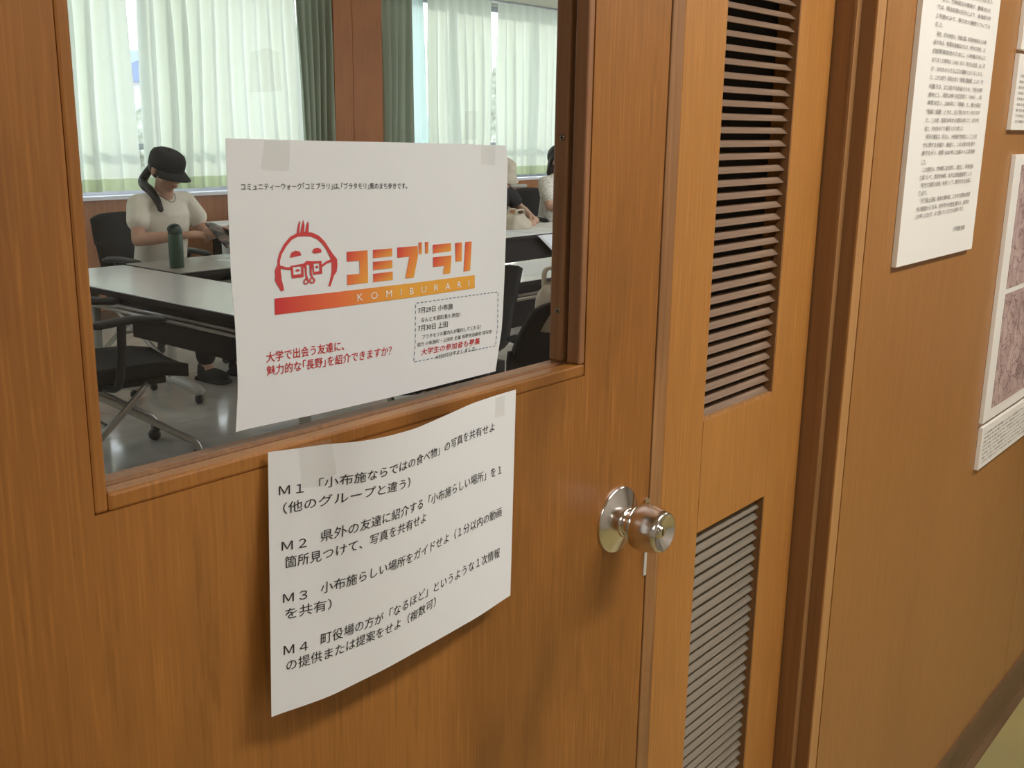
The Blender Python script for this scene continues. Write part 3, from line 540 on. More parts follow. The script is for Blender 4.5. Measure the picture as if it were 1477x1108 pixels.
def rows(parent,x0,x1,zt,dz,n,h,text):
    for k in range(n):
        def S(u,v,d=0,k=k): return Vector((x0+(x1-x0)*u,.5663-d,zt-k*dz-h*(v-1)))
        SIZES[S]=(x1-x0,h); s=text[k%len(text):]+text[:k%len(text)]
        lay(S,(s,[(0,1.0),(1 if k%4<3 else .7,1.0)],.8,'G',0),parent,.0003)
TX='小布施の町を描いた古い絵図のひとつで町の道と家並みがよく分かる資料です。'
rows(b3,2.190,2.84,.856,.0085,8,.0058,TX); rows(b4,2.130,2.48,1.5450,.0100,9,.0066,TX)
# ---------------------------------------------------------------- meeting room shell
struct(box('floor_room',.0,11,.70,7.35,-.06,-.004,'dark'))
fl=bpy.data.objects['floor_room']
tile=bpy.data.meshes.new('floor_tile'); bm=bx(B(),.0015,.8985,.0015,.8985,-.004,0); bm.to_mesh(tile); bm.free()
for i in range(12):
    for j in range(7):
        o=link('floor_tile',tile,'vinyl',fl); o.location=(.02+.9*i,.82+.9*j,0)
fe=box('floor_strip',0,11,.70,.82,-.004,0,'vinyl',fl); 
struct(box('threshold',.158,1.4895,.60,.70,0.0,.006,'jamb')) ; bpy.data.objects['threshold'].name='trim_4'
struct(box('ceiling_room',0,11,.70,7.35,2.60,2.68,'ceil'))
struct(box('wall_room_left',-.1,0,.70,7.35,0,2.6,'plaster')); struct(box('wall_room_right',11,11.1,.70,7.35,0,2.6,'plaster'))
# far wall: low panelling under the windows, pillars between
FY=7.14
fw_=struct(box('wall_far',0,11,FY+.02,7.35,0,.875,'dark'))
x=0.0
while x<10.9:
    box('wall_panel',x+.001,min(x+1.1,11)-.001,FY,FY+.0195,.08,.872,'roomwood',fw_,.001); x+=1.1
struct(box('baseboard_far',0,11,FY-.008,FY,0,.078,'skirt')) 
struct(box('trim_5',0,11,FY-.04,7.35,.876,.902,'sill'))
# pillars
def pil(n,x0,x1,y0): return struct(box(n,x0,x1,y0,7.35,.902 if y0>7.1 else .902,2.6,'pillar',None,.003))
pp=pil('trim_6',6.155,6.70,6.985); box('pillar_panel',6.36,6.690,6.981,6.985,.904,2.598,'pillar',pp)
pil('trim_7',1.2,1.75,6.99); pil('trim_8',10.4,10.95,6.99)
struct(box('wall_far_top',0,11,7.2,7.35,2.57,2.6,'plaster'))
def window(n,x0,x1):
    w=struct(bpy.data.objects.new(n,None)); COL.objects.link(w); y=7.24
    for a in [x0,x1-.05]+[x0+(x1-x0)*k/3-.03 for k in (1,2)]: box('window_frame',a,a+.05,y,y+.06,.902,2.57,'alu',w)
    for z in (.902,1.22,2.525): box('window_frame',x0+.05,x1-.05,y+.005,y+.055,z,z+.045,'alu',w)
    for k in range(3): box('pane',x0+(x1-x0)*k/3+.02,x0+(x1-x0)*(k+1)/3-.02,y+.028,y+.032,.94,2.53,'glass',w)
window('window_1',1.75,6.155); window('window_2',6.70,10.4)
box('curtain_rail',1.75,6.15,6.985,7.005,2.585,2.5995,'alu'); tag(bpy.data.objects['curtain_rail'],'white curtain rail over the left window','curtain rail')
r2_=box('curtain_rail',6.71,10.4,6.985,7.005,2.585,2.5995,'alu'); tag(r2_,'white curtain rail over the right window','curtain rail')
# curtains: pleated cloth
def curtain(name,x0t,x1t,x0b,x1b,mt,label,pitch=.13,amp=.040,seed=0,hem=True,y=7.03,zb=.945,grp=None,cat='curtain'):
    rnd=random.Random(seed); n=max(3,round((x1t-x0t)/pitch)); ph=[rnd.uniform(-.8,.8) for _ in range(n+2)]; am=[rnd.uniform(.55,1.25) for _ in range(n+2)]
    nu=n*12; nv=20
    def P(i,j):
        u=i/nu; v=j/nv; z=2.588+(zb-2.588)*v
        k=u*n; a=interp(k,list(range(n+2)),am); p=interp(k,list(range(n+2)),ph)
        s=math.sin(2*PI*k+p*min(1,v*1.6)+.9*math.sin(3*v+seed+k*.7)*v)
        s=math.copysign(abs(s)**.75,s)
        yy=y+amp*(.45+.55*min(1,v*3))*a*s+.012*math.sin(1.7*k+seed)*v
        x=(x0t+(x1t-x0t)*u)*(1-v)+(x0b+(x1b-x0b)*u)*v+.012*math.cos(2*PI*k)*v
        return (x,yy,z)
    jh=nv if not hem else nv
    o=None
    def strip(nm,j0,j1,f,m_):
        bm=B(); g=[[bm.verts.new(f(i,j)) for i in range(nu+1)] for j in range(j0,j1+1)]
        for a in range(j1-j0):
            for i in range(nu): bm.faces.new((g[a][i],g[a][i+1],g[a+1][i+1],g[a+1][i]))
        return mk(nm,bm,m_,None,True)
    o=strip(name,0,nv,P,mt); tag(o,label,cat,grp)
    if hem:
        def H(i,j): 
            px_=P(i,nv); q=P(i,nv-1); t=j/2; return (px_[0]*(1-t*0),px_[1],px_[2]-.085*t)
        h=strip('hem',0,2,H,'hem'); h.parent=o; h['label']='hem band with the green cast of the light put into its colour'
    return o
C=curtain
C('curtain',3.10,4.30,3.10,4.31,'curt','pale curtain at the far left, left of the narrow gap showing outside',seed=1,zb=1.027)
C('curtain',4.400,5.78,4.365,5.83,'curt','pale curtain behind the woman in the cap',seed=2,zb=1.027)
C('curtain',1.78,3.02,1.78,3.08,'curt','pale curtain beyond the left edge of the door window',seed=9,zb=1.027)
C('green_curtain',5.79,6.16,5.84,6.15,'green','dark green curtain left of the wooden pillar',pitch=.075,amp=.03,seed=3,hem=False,y=7.02)
C('green_curtain',6.72,7.10,6.72,7.09,'green','dark green curtain right of the wooden pillar',pitch=.085,amp=.03,seed=4,hem=False,y=7.02)
C('sheer_curtain',7.12,7.36,7.12,7.46,'sheer','bluish sheer curtain next to the right green curtain',pitch=.16,amp=.02,seed=5,hem=False,y=7.135)
C('curtain',7.31,8.19,7.36,8.20,'curt','pale curtain left of the gap in the right window',seed=6,zb=1.027)
C('curtain',8.295,10.35,8.295,10.35,'curt','pale curtain right of the gap in the right window',seed=7,zb=1.027)
# ---------------------------------------------------------------- outside
struct(box('ground_outside',-30,60,7.4,80,-.3,-.05,'ground')); bpy.data.objects['ground_outside'].name='ground'
def bush(name,loc,rx,ry,rz,label,seed):
    rnd=random.Random(seed); bm=B(); bmesh.ops.create_icosphere(bm,subdivisions=4,radius=1)
    for v in bm.verts:
        k=1+.18*math.sin(7*v.co.x+seed)*math.sin(9*v.co.z)+rnd.uniform(-.09,.09); v.co=Vector((v.co.x*rx*k,v.co.y*ry*k,v.co.z*rz*k+rz))
    o=mk(name,bm,'hedge'); o.location=loc; return tag(o,label,'bush')
bush('garden_bush',(8.6,14,-.2),1.2,.9,.85,'garden bush outside seen through the left curtain gap',2)
bush('garden_bush',(16.9,14.2,-.2),.35,.4,1.35,'garden bush outside seen through the right curtain gap',5)
hs=thing('house',(17,26,-.05),'pale house with a blue roof outside beyond the garden','house')
box('house_wall',-2.2,2.2,0,4,0,2.4,'house',hs); bm=B(); prism(bm,[(-2.5,2.4),(2.5,2.4),(0,3.3)],lambda a,b,h:(a,-.3+h,b),4.6); mk('roof',bm,'roof',hs)
for k in (-1.3,.3): wdw=box('house_window',k,k+.9,-.02,.02,.9,1.9,'alu',hs)
# ---------------------------------------------------------------- furniture
def table(loc,rz,label,top='tableg',L=1.8,D=.5):
    t=thing('folding_table',loc,label,'table','long folding tables in the meeting room',rz)
    h=.70
    tp=box('tabletop',-L/2,L/2,-D/2,D/2,h-.005,h,top,t,.001); box('top_edge',-L/2,L/2,-D/2,D/2,h-.030,h-.0052,'tabled',t,.002)
    box('modesty_panel',-L/2+.12,L/2-.12,D/2-.045,D/2-.030,h-.36,h-.032,'tabled',t,.002)
    for s in (-1,1):
        bm=B(); tube(bm,[(-L/2+.1,-D/2+.03+(.02 if s>0 else 0),h-.095+(.016 if s>0 else 0)),(L/2-.1,-D/2+.03+(.02 if s>0 else 0),h-.095+(.016 if s>0 else 0))],.009,8); mk('shelf_rail',bm,'tube',t,True)
    for s in (-1,1):
        x=s*(L/2-.09)
        bm=B(); tube(bm,[(x,.02,h-.04),(x,.02,.11)],.026,12,sx=1); l=mk('leg',bm,'legw',t,True)
        box('rail_bracket',x-.012,x+.012,-D/2+.02,.02,h-.105,h-.032,'tabled',t,.002)
        bm=B(); tube(bm,smoothpts([(x,-D/2+.02,.062),(x,-D/2+.06,.078),(x,0,.098),(x,D/2-.06,.078),(x,D/2-.02,.062)],4),.027,12); mk('foot',bm,'legw',t,True)
        for yy in (-D/2+.04,D/2-.04):
            bm=B(); lathe(bm,[(0,-.011),(.022,-.011),(.025,-.007),(.025,.007),(.022,.011),(0,.011)],18,Matrix.Translation((x,yy,.025))@Matrix.Rotation(PI/2,4,'Y')); mk('castor',bm,'blackp',t,True)
    return t
tA=table((2.76,4.20,0),PI/2*-1,'grey-topped folding table nearest the door, set end-on at the left',L=1.8)
tB=table((3.945,4.885,0),0,'folding table the woman in the cap sits at, with the green bottle','tableb')
tE=table((5.83,4.885,0),PI,'white-topped folding table with the cream bag, in front of the white-hatted person','tablew')
tD=dup(tE,(4.40,3.50,0),0,'white-topped folding table nearest the right edge of the door window')
tF=dup(tE,(5.56,6.62,0),0,'white-topped folding table close to the window wall')
# office chairs
def chair(loc,rz,label):
    c=thing('meeting_chair',loc,label,'chair','black meeting chairs',rz)   # faces -Y
    bm=B(); nu,nv=10,10
    def seat(u,v,d): 
        x=(u-.5)*.46*(1-.10*v); y=.21-.45*v; z=.455-.03*abs(u-.5)**2*4*-1*.4-.035*max(0,v-.75)*4*.6-d; return Vector((x,y,z))
    g=[[bm.verts.new(seat(i/nu,j/nv,0)) for i in range(nu+1)] for j in range(nv+1)]; k=[[bm.verts.new(seat(i/nu,j/nv,.055)) for i in range(nu+1)] for j in range(nv+1)]
    for j in range(nv):
        for i in range(nu): bm.faces.new((g[j][i],g[j][i+1],g[j+1][i+1],g[j+1][i])); bm.faces.new((k[j][i],k[j+1][i],k[j+1][i+1],k[j][i+1]))
    for i in range(nu):
        bm.faces.new((g[0][i],k[0][i],k[0][i+1],g[0][i+1])); bm.faces.new((g[nv][i],g[nv][i+1],k[nv][i+1],k[nv][i]))
    for j in range(nv):
        bm.faces.new((g[j][0],g[j+1][0],k[j+1][0],k[j][0])); bm.faces.new((g[j][nu],k[j][nu],k[j+1][nu],g[j+1][nu]))
    mk('seat',bm,'mesh',c,True)
    bm=B()
    def back(u,v,d):
        w=.235*(1-.06*(2*v-1)**2)*(.93+.07*math.sin(PI*v)); x=(2*u-1)*w; y=.235+.07*v+.035*(1-(2*u-1)**2)-.05*math.sin(PI*v)*.6+d; z=.53+.37*v-.025*(2*u-1)**4*(1 if v>.5 else -1); return Vector((x,y,z))
    g=[[bm.verts.new(back(i/nu,j/nv,0)) for i in range(nu+1)] for j in range(nv+1)]; k=[[bm.verts.new(back(i/nu,j/nv,.022)) for i in range(nu+1)] for j in range(nv+1)]
    for j in range(nv):
        for i in range(nu): bm.faces.new((g[j][i],g[j][i+1],g[j+1][i+1],g[j+1][i])); bm.faces.new((k[j][i],k[j+1][i],k[j+1][i+1],k[j][i+1]))
    for i in range(nu):
        bm.faces.new((g[0][i],k[0][i],k[0][i+1],g[0][i+1])); bm.faces.new((g[nv][i],g[nv][i+1],k[nv][i+1],k[nv][i]))
    for j in range(nv):
        bm.faces.new((g[j][0],g[j+1][0],k[j+1][0],k[j][0])); bm.faces.new((g[j][nu],k[j][nu],k[j+1][nu],g[j+1][nu]))
    mk('backrest',bm,'mesh',c,True)
    bm=B(); tube(bm,smoothpts([(0,.10,.40),(0,.24,.39),(0,.30,.45),(0,.315,.62)],4),.022,10,sx=1.6); mk('back_support',bm,'blackp',c,True)
    box('seat_frame',-.19,.19,-.15,.17,.372,.402,'blackp',c,.006)
    for s in (-1,1):
        bm=B(); tube(bm,smoothpts([(s*.20,.10,.385),(s*.265,.08,.40),(s*.275,.06,.50),(s*.275,.05,.655)],4),.014,8,sx=1.5); mk('arm_post',bm,'blackp',c,True)
        bm=B(); tube(bm,smoothpts([(s*.27,.16,.655),(s*.275,.02,.668),(s*.27,-.13,.655)],4),[.012]+[.018]*7+[.010],8,sx=1.5); mk('armrest',bm,'blackp',c,True)
        bm=B(); tube(bm,smoothpts([(s*.215,-.06,.385),(s*.238,.06,.28),(s*.250,.25,.11),(s*.250,.29,.07)],3),.0145,10); mk('leg',bm,'tube',c,True)
        bm=B(); tube(bm,smoothpts([(s*.222,.20,.395),(s*.226,.06,.31),(s*.236,-.17,.155),(s*.244,-.235,.115),(s*.246,-.255,.07)],4),.0145,10); mk('leg',bm,'tube',c,True)
        for y_,zz in ((.29,0),(-.255,0)):
            bm=B(); lathe(bm,[(0,-.018),(.020,-.018),(.026,-.012),(.026,.012),(.020,.018),(0,.018)],18,Matrix.Translation((s*.247,y_+.012,.0262))@Matrix.Rotation(PI/2,4,'Y')); bx(bm,s*.247-.02,s*.247+.02,y_-.012,y_+.02,.046,.076,.004); mk('castor',bm,'blackp',c,True)
    bm=B(); tube(bm,[(-.238,.115,.225),(.238,.115,.225)],.011,8); mk('cross_bar',bm,'tube',c,True)
    return c
c1=chair((2.33,4.08,0),PI/2-.2,'black chair with pale tube legs pushed to the end-on table, nearest the door')
c2=dup(c1,(3.52,5.56,0),.2,'black chair the woman in the cap sits on')
c3=dup(c1,(6.52,5.60,0),0,'black chair under the white-hatted person')
c4=dup(c1,(7.46,5.64,0),0,'black chair under the person in the white lace top')
c5=dup(c1,(3.20,3.06,0),PI-.05,'empty black chair left of the chair with the beige pouch')
c6=dup(c1,(2.80,2.38,0),PI+.05,'black chair with a beige pouch hung on its back')
# ---------------------------------------------------------------- people
def seg(bm,a,ra,b,rb,n=14):
    a=Vector(a);b=Vector(b); L=(b-a).length; R=(b-a).to_track_quat('Z','Y').to_matrix().to_4x4()
    mt=Matrix.Translation((a+b)/2)@R; bmesh.ops.create_cone(bm,cap_ends=True,segments=n,radius1=ra,radius2=rb,depth=L,matrix=mt)
    for p,r in ((a,ra),(b,rb)): bmesh.ops.create_uvsphere(bm,u_segments=n,v_segments=8,radius=r,matrix=Matrix.Translation(p))
def ell(bm,c,r,rot=(0,0,0),n=20): bmesh.ops.create_uvsphere(bm,u_segments=n,v_segments=n//2+2,radius=1,matrix=Matrix.Translation(c)@Euler(rot).to_matrix().to_4x4()@Matrix.Diagonal((*r,1)))
def remesh(bm,vox,name,mt,parent,it=3):
    me=bpy.data.meshes.new('tmp'); bm.to_mesh(me); bm.free(); o=bpy.data.objects.new('tmp',me); COL.objects.link(o)
    r=o.modifiers.new('r','REMESH'); r.mode='VOXEL'; r.voxel_size=vox; r.use_smooth_shade=True
    s=o.modifiers.new('s','SMOOTH'); s.iterations=it; s.factor=.5
    bpy.context.view_layer.update(); m2=evalmesh(o); bpy.data.objects.remove(o); bpy.data.meshes.remove(me); m2.name=name
    return link(name,m2,mt,parent,True)
def hand(bm,wr,d,side,up=Vector((0,0,1)),curl=.5):
    """wrist, pointing direction, side vector towards the thumb"""
    wr=Vector(wr); d=Vector(d).normalized(); s=Vector(side).normalized(); n=d.cross(s).normalized()
    if n.z<0: n=-n
    pc=wr+d*.045; seg(bm,wr,.021,wr+d*.02,.022); 
    for k in (-1.5,-.5,.5,1.5): seg(bm,wr+d*.015+s*k*.010,.014,wr+d*.082+s*k*.0185*1.0,.0105,10)
    for k,l in ((-1.5,.052),(-.5,.068),(.5,.074),(1.5,.066)):
        b=wr+d*.085+s*k*.0195; m_=b+d*l*.45*math.cos(curl*.4)-n*l*.45*math.sin(curl*.4)+s*k*.002; e=m_+d*l*.55*math.cos(curl*1.5)-n*l*.55*math.sin(curl*1.5)
        seg(bm,b,.0088,m_,.0080,10); seg(bm,m_,.0080,e,.0066,10)
    b=wr+d*.03+s*.026; m_=b+d*.032+s*.022-n*.006; e=m_+d*.03+s*.004-n*.010; seg(bm,b,.0125,m_,.0100,10); seg(bm,m_,.0100,e,.0078,10)
def headmesh(bm,c,tilt):
    T=Matrix.Translation(c)@Matrix.Rotation(tilt,4,'X')
    def E(p,r): bmesh.ops.create_uvsphere(bm,u_segments=20,v_segments=14,radius=1,matrix=T@Matrix.Translation(p)@Matrix.Diagonal((*r,1)))
    E((0,.015,.025),(.076,.094,.088)); E((0,-.022,-.030),(.062,.066,.075)); E((0,-.050,-.083),(.030,.030,.022)); E((.034,-.038,-.045),(.030,.035,.035)); E((-.034,-.038,-.045),(.030,.035,.035))
    E((0,-.083,.018),(.050,.014,.016)); 
    a=T@Vector((0,-.090,.006)); b=T@Vector((0,-.109,-.027)); seg(bm,a,.007,b,.0115,10); E((.010,-.098,-.030),(.008,.009,.007)); E((-.010,-.098,-.030),(.008,.009,.007))
    E((0,-.088,-.056),(.022,.010,.007)); E((0,-.086,-.067),(.018,.010,.007))
    for s in (-1,1): E((s*.079,.012,-.008),(.010,.018,.031))
    return T
def torso(bm,hipz,J,k,kn=1):
    sz=J['sh'][2]; sy=J['sh'][1]
    R_=[(-.03,.150,.110,.05),(.0,.168,.125,.045),(.18,.164,.118,.03),(.40,.160,.112,.015),(.62,.166,.110,0),(.80,.172,.104,-.004),(.91,.162,.086,0),(.975,.105,.062,0),(1.01,.066,.052,0)]
    rings=[]
    for f,rx,ry,cy in R_:
        z=hipz+(sz-hipz)*f; c=cy+sy*max(0,f)**1.5; rings.append([bm.verts.new((rx*k*math.cos(2*PI*i/28),c+ry*k*math.sin(2*PI*i/28),z)) for i in range(28)])
    for A,C in zip(rings,rings[1:]):
        for i in range(28): bm.faces.new((A[i],A[(i+1)%28],C[(i+1)%28],C[i]))
    bm.faces.new(rings[0][::-1]); bm.faces.new(rings[-1])
def person(loc,rz,label,top,pants,J,headtilt,topname='shirt',sleeve=.6,vox=.0062):
    p=thing('person',loc,label,'person',None,rz)
    bm=B()
    hipz=J.get('hip',.52)
    ell(bm,(0,.04,hipz),(.145,.105,.09)); torso(bm,hipz,J,.88)
    seg(bm,(-.12,J['sh'][1],J['sh'][2]-.042),.048,(.12,J['sh'][1],J['sh'][2]-.042),.048)
    nk=Vector((0,J['sh'][1]-.015,J['sh'][2]+.01)); hc=Vector(J['head'])
    seg(bm,nk,.056,hc+Vector((0,.018,-.05)),.048)
    for s,e,w,h in ((-1,'re','rw','rh'),(1,'le','lw','lh')):
        sh_=Vector((s*.160,J['sh'][1],J['sh'][2]-.045)); el=Vector(J[e]); wr=Vector(J[w])
        ell(bm,sh_,(.052,.052,.055)); mid=sh_.lerp(el,.45); seg(bm,sh_,.047,mid,.044); seg(bm,mid,.044,el,.036); m2=el.lerp(wr,.35); seg(bm,el,.036,m2,.037); seg(bm,m2,.037,wr,.0235)
        hand(bm,wr,J[h],(-s,0.0,.25) if not J.get('side'+h) else J['side'+h],curl=J.get('curl',.5))
        hp=(s*.085,.02,hipz-.02); kn=J['rk' if s<0 else 'lk']; an=J['ra' if s<0 else 'la']
        seg(bm,hp,.088,kn,.058); seg(bm,kn,.056,Vector(kn).lerp(Vector(an),.35),.055); seg(bm,Vector(kn).lerp(Vector(an),.35),.055,an,.034); 
        ft=Vector(an)+Vector((0,-.12,-.045)); seg(bm,Vector(an)+Vector((0,.025,-.04)),.030,ft,.026); seg(bm,an,.034,Vector(an)+Vector((0,-.04,-.04)),.032)
    T=headmesh(bm,hc,headtilt)
    body=remesh(bm,vox,'body','skin',p,2)
    # clothes
    bm=B()
    ell(bm,(0,.04,hipz+.03),(.172,.128,.10)); torso(bm,hipz,J,1.03)
    seg(bm,(-.145,J['sh'][1]+.002,J['sh'][2]-.038),.062,(0,J['sh'][1]+.002,J['sh'][2]-.018),.062); seg(bm,(.145,J['sh'][1]+.002,J['sh'][2]-.038),.062,(0,J['sh'][1]+.002,J['sh'][2]-.018),.062); seg(bm,(-.055,J['sh'][1],J['sh'][2]-.005),.050,(.055,J['sh'][1],J['sh'][2]-.005),.050)
    for s,e in ((-1,'re'),(1,'le')):
        sh_=Vector((s*.165,J['sh'][1],J['sh'][2]-.02)); el=Vector(J[e]); seg(bm,sh_+Vector((0,0,-.018)),.064,sh_.lerp(el,sleeve),.064)
    cl=remesh(bm,vox,topname,top,p,6)
    bm=B(); ell(bm,(0,.045,hipz-.01),(.168,.128,.095))
    for s in (-1,1):
        kn=J['rk' if s<0 else 'lk']; an=Vector(J['ra' if s<0 else 'la'])
        seg(bm,(s*.085,.02,hipz-.02),.100,kn,.070); seg(bm,kn,.070,an+Vector((0,0,.05)),.055)
    remesh(bm,.009,'trousers',pants,p,3)
    for s in (-1,1):
        an=Vector(J['ra' if s<0 else 'la']); bm=B(); ell(bm,an+Vector((0,-.05,-.045)),(.044,.125,.036)); ell(bm,an+Vector((0,.01,-.02)),(.040,.05,.05)); bx(bm,an.x-.042,an.x+.042,an.y-.17,an.y+.065,an.z-.089,an.z-.066,.008)
        remesh(bm,.006,'shoe','blackcloth',p,2)
    # face details
    for s in (-1,1):
        bm=B(); bmesh.ops.create_uvsphere(bm,u_segments=12,v_segments=8,radius=1,matrix=T@Matrix.Translation((s*.030,-.0855,.001))@Matrix.Diagonal((.013,.006,.0045,1))); mk('eye',bm,'hair',p,True)
        bm=B(); tube(bm,[T@Vector((s*.016,-.095,.022)),T@Vector((s*.032,-.094,.026)),T@Vector((s*.046,-.084,.021))],[.002,.0028,.0016],6); mk('eyebrow',bm,'hair',p,True)
    bm=B(); bmesh.ops.create_uvsphere(bm,u_segments=12,v_segments=8,radius=1,matrix=T@Matrix.Translation((0,-.0935,-.0605))@Matrix.Diagonal((.020,.0065,.0075,1))); mk('lips',bm,'lips',p,True)
    return p,T
def hairshell(bm,T,r=(.086,.104,.098),c=(0,.022,.030),back=-.06):
    bmesh.ops.create_uvsphere(bm,u_segments=24,v_segments=16,radius=1,matrix=T@Matrix.Translation(c)@Matrix.Diagonal((*r,1)))
J1=dict(ch=(0,-.01,.87),sh=(0,-.02,1.01),head=(0,-.075,1.165),re=(-.245,-.10,.790),rw=(-.125,-.335,.822),rh=(.75,-.62,.05),le=(.235,-.12,.785),lw=(.155,-.36,.835),lh=(-.1,-1,.12),siderh=(.6,.7,.3),sidelh=(-1,0,.35),rk=(-.10,-.40,.52),lk=(.10,-.40,.52),ra=(-.09,-.42,.092),la=(.11,-.46,.092),curl=.8)
P1,T1=person((3.50,5.50,0),.12,'woman in a black cap and cream T-shirt seated at the table, looking down','shirt','jeans',J1,.38,sleeve=.5)
# hair, ponytail, cap
bm=B()
bmesh.ops.create_uvsphere(bm,u_segments=24,v_segments=16,radius=1,matrix=T1@Matrix.Translation((0,.030,.018))@Matrix.Diagonal((.083,.092,.092,1)))
for s in (-1,1): seg(bm,T1@Vector((s*.070,-.030,.030)),.012,T1@Vector((s*.074,-.010,-.035)),.006)
remesh(bm,.005,'hair','hair',P1,2)
bm=B(); pts=smoothpts([T1@Vector((-.02,.095,-.015)),Vector((-.055,.060,1.110)),Vector((-.082,.020,1.078)),Vector((-.094,-.045,1.050)),Vector((-.098,-.100,1.000)),Vector((-.096,-.128,.935))],5)
tube(bm,pts,[.013+.014*math.sin(PI*min(1,(i+3)/(len(pts)+3))**.8) for i in range(len(pts)-1)]+[.004],14); mk('ponytail',bm,'hair',P1,True)
bm=B(); tube(bm,[pts[0]-Vector((0,.008,0)),pts[1]],.020,14); mk('hair_tie',bm,'blackcloth',P1,True)
# cap
bm=B(); lathe(bm,[(.0895,.018),(.0920,.020),(.0930,.045),(.0910,.075),(.0820,.098),(.0600,.112),(.0300,.118),(.004,.119),(.004,.124),(0,.125)],32,T1@Matrix.Translation((0,.006,-.004))@Matrix.Diagonal((1.02,1.20,1,1))); cp=mk('cap',bm,'cap',P1,True)
bm=B(); n=16; G=[]
for j in range(6):
    row=[]
    for i in range(n+1):
        a=-1.15+2.3*i/n; r0=.092+.0; l=.075*j/5*(math.cos(a*.95)**.7 if abs(a)<1.6 else 0); x=math.sin(a)*(.0925+l*.35); y=-math.cos(a)*(.110+l*.95)+.006; zz=.020-.018*(j/5)-.022*(abs(math.sin(a))**2)*(j/5)
        row.append((x,y,zz))
    G.append(row)
up_=[[bm.verts.new(T1@Vector(c)) for c in r] for r in G]; dn=[[bm.verts.new(T1@Vector((c[0],c[1],c[2]-.0035))) for c in r] for r in G]
for j in range(5):
    for i in range(n): bm.faces.new((up_[j][i],up_[j][i+1],up_[j+1][i+1],up_[j+1][i])); bm.faces.new((dn[j][i],dn[j+1][i],dn[j+1][i+1],dn[j][i+1]))
for i in range(n): bm.faces.new((up_[5][i],up_[5][i+1],dn[5][i+1],dn[5][i]))
mk('brim',bm,'cap',cp,True)
bm=B(); tube(bm,smoothpts([(-.06,-.01,1.065),(-.05,-.075,1.02),(0,-.112,.985),(.05,-.075,1.02),(.06,-.01,1.065)],5),.0018,6); mk('necklace',bm,'blackp',P1,True)
# others
J2=dict(ch=(0,-.03,.83),sh=(0,-.06,.95),head=(0,-.15,1.065),re=(-.25,-.15,.74),rw=(-.12,-.40,.735),rh=(.3,-1,0),le=(.26,-.13,.79),lw=(.05,-.40,.760),lh=(-.5,-1,-.1),rk=(-.10,-.40,.52),lk=(.10,-.40,.52),ra=(-.09,-.42,.092),la=(.11,-.46,.092),curl=.7)
P2,T2=person((6.44,5.55,0),0,'person in a cream bucket hat and black top leaning over the table','blackcloth','jeans',J2,.45,sleeve=.55)
bm=B(); lathe(bm,[(.094,.02),(.140,-.02),(.142,-.016),(.097,.030),(.092,.07),(.080,.105),(.04,.118),(0,.12)],32,T2@Matrix.Translation((0,.012,.01))@Matrix.Diagonal((1,1.1,1,1))); mk('bucket_hat',bm,'beige',P2,True)
bm=B(); hairshell(bm,T2,(.084,.094,.092),(0,.030,.012)); mk('hair',bm,'hair',P2,True)
J3=dict(J2,ch=(0,0,.86),sh=(0,-.01,1.0),head=(0,-.045,1.15),rw=(-.12,-.36,.755),lw=(.12,-.36,.755),le=(.24,-.12,.78),re=(-.24,-.12,.78))
P3,T3=person((7.36,5.57,0),0,'dark-haired person in a white lace top at the right edge of the door window','lace','jeans',J3,.2,'lace_top')
bm=B(); hairshell(bm,T3,(.088,.104,.102),(0,.030,.028)); 
for s in (-1,1): seg(bm,T3@Vector((s*.068,.03,.0)),.030,T3@Vector((s*.06,.05,-.10)),.026)
seg(bm,T3@Vector((0,.08,.0)),.045,T3@Vector((0,.085,-.12)),.035); remesh(bm,.006,'hair','hair',P3,2)
# ---------------------------------------------------------------- things on the tables
bt=thing('water_bottle',(3.145,4.82,.70),'tall dark green insulated bottle standing on the table by the woman','bottle')
mk('bottle_body',lathe(B(),[(0,.0),(.034,.0),(.037,.004),(.037,.160),(.035,.168),(.0335,.172),(0,.172)],32),'bottle',bt,True)
ld=mk('lid',lathe(B(),[(0,.1722),(.034,.1722),(.0355,.176),(.0355,.196),(.033,.200),(.026,.203),(.024,.212),(.018,.216),(0,.216)],32),'bottlecap',bt,True)
bm=B(); tube(bm,smoothpts([(-.034,0,.188),(-.037,0,.206),(-.012,0,.221),(.020,0,.216),(.034,0,.190)],4),.0055,8,sx=1.7); mk('carry_loop',bm,'bottlecap',ld,True)
# open magazine held by the woman
mg=thing('magazine',(3.655,5.04,.765),'dark printed magazine held open in the hands of the woman in the cap','magazine',None,.12)
for s in (-1,1):
    bm=B(); g=[[None]*5 for _ in range(9)]
    vs=[];
    for j in range(9):
        u=j/8; vs.append([(s*(.002+.145*u),-.10+.05*k,.004+.045*math.sin(PI*u*.62)+.022*k*.5) for k in range(5)])
    U=[[bm.verts.new(c) for c in r] for r in vs]; D_=[[bm.verts.new((c[0],c[1]+.002,c[2]-.004)) for c in r] for r in vs]
    for j in range(8):
        for k in range(4): bm.faces.new((U[j][k],U[j+1][k],U[j+1][k+1],U[j][k+1])); bm.faces.new((D_[j][k],D_[j][k+1],D_[j+1][k+1],D_[j+1][k]))
    for k in range(4): bm.faces.new((U[8][k],D_[8][k],D_[8][k+1],U[8][k+1])); bm.faces.new((U[0][k],U[0][k+1],D_[0][k+1],D_[0][k]))
    for j in range(8): bm.faces.new((U[j][0],D_[j][0],D_[j+1][0],U[j+1][0])); bm.faces.new((U[j][4],U[j+1][4],D_[j+1][4],D_[j][4]))
    mk('page',bm,'mag',mg,True)
mg.rotation_euler=(.42,0,.12)
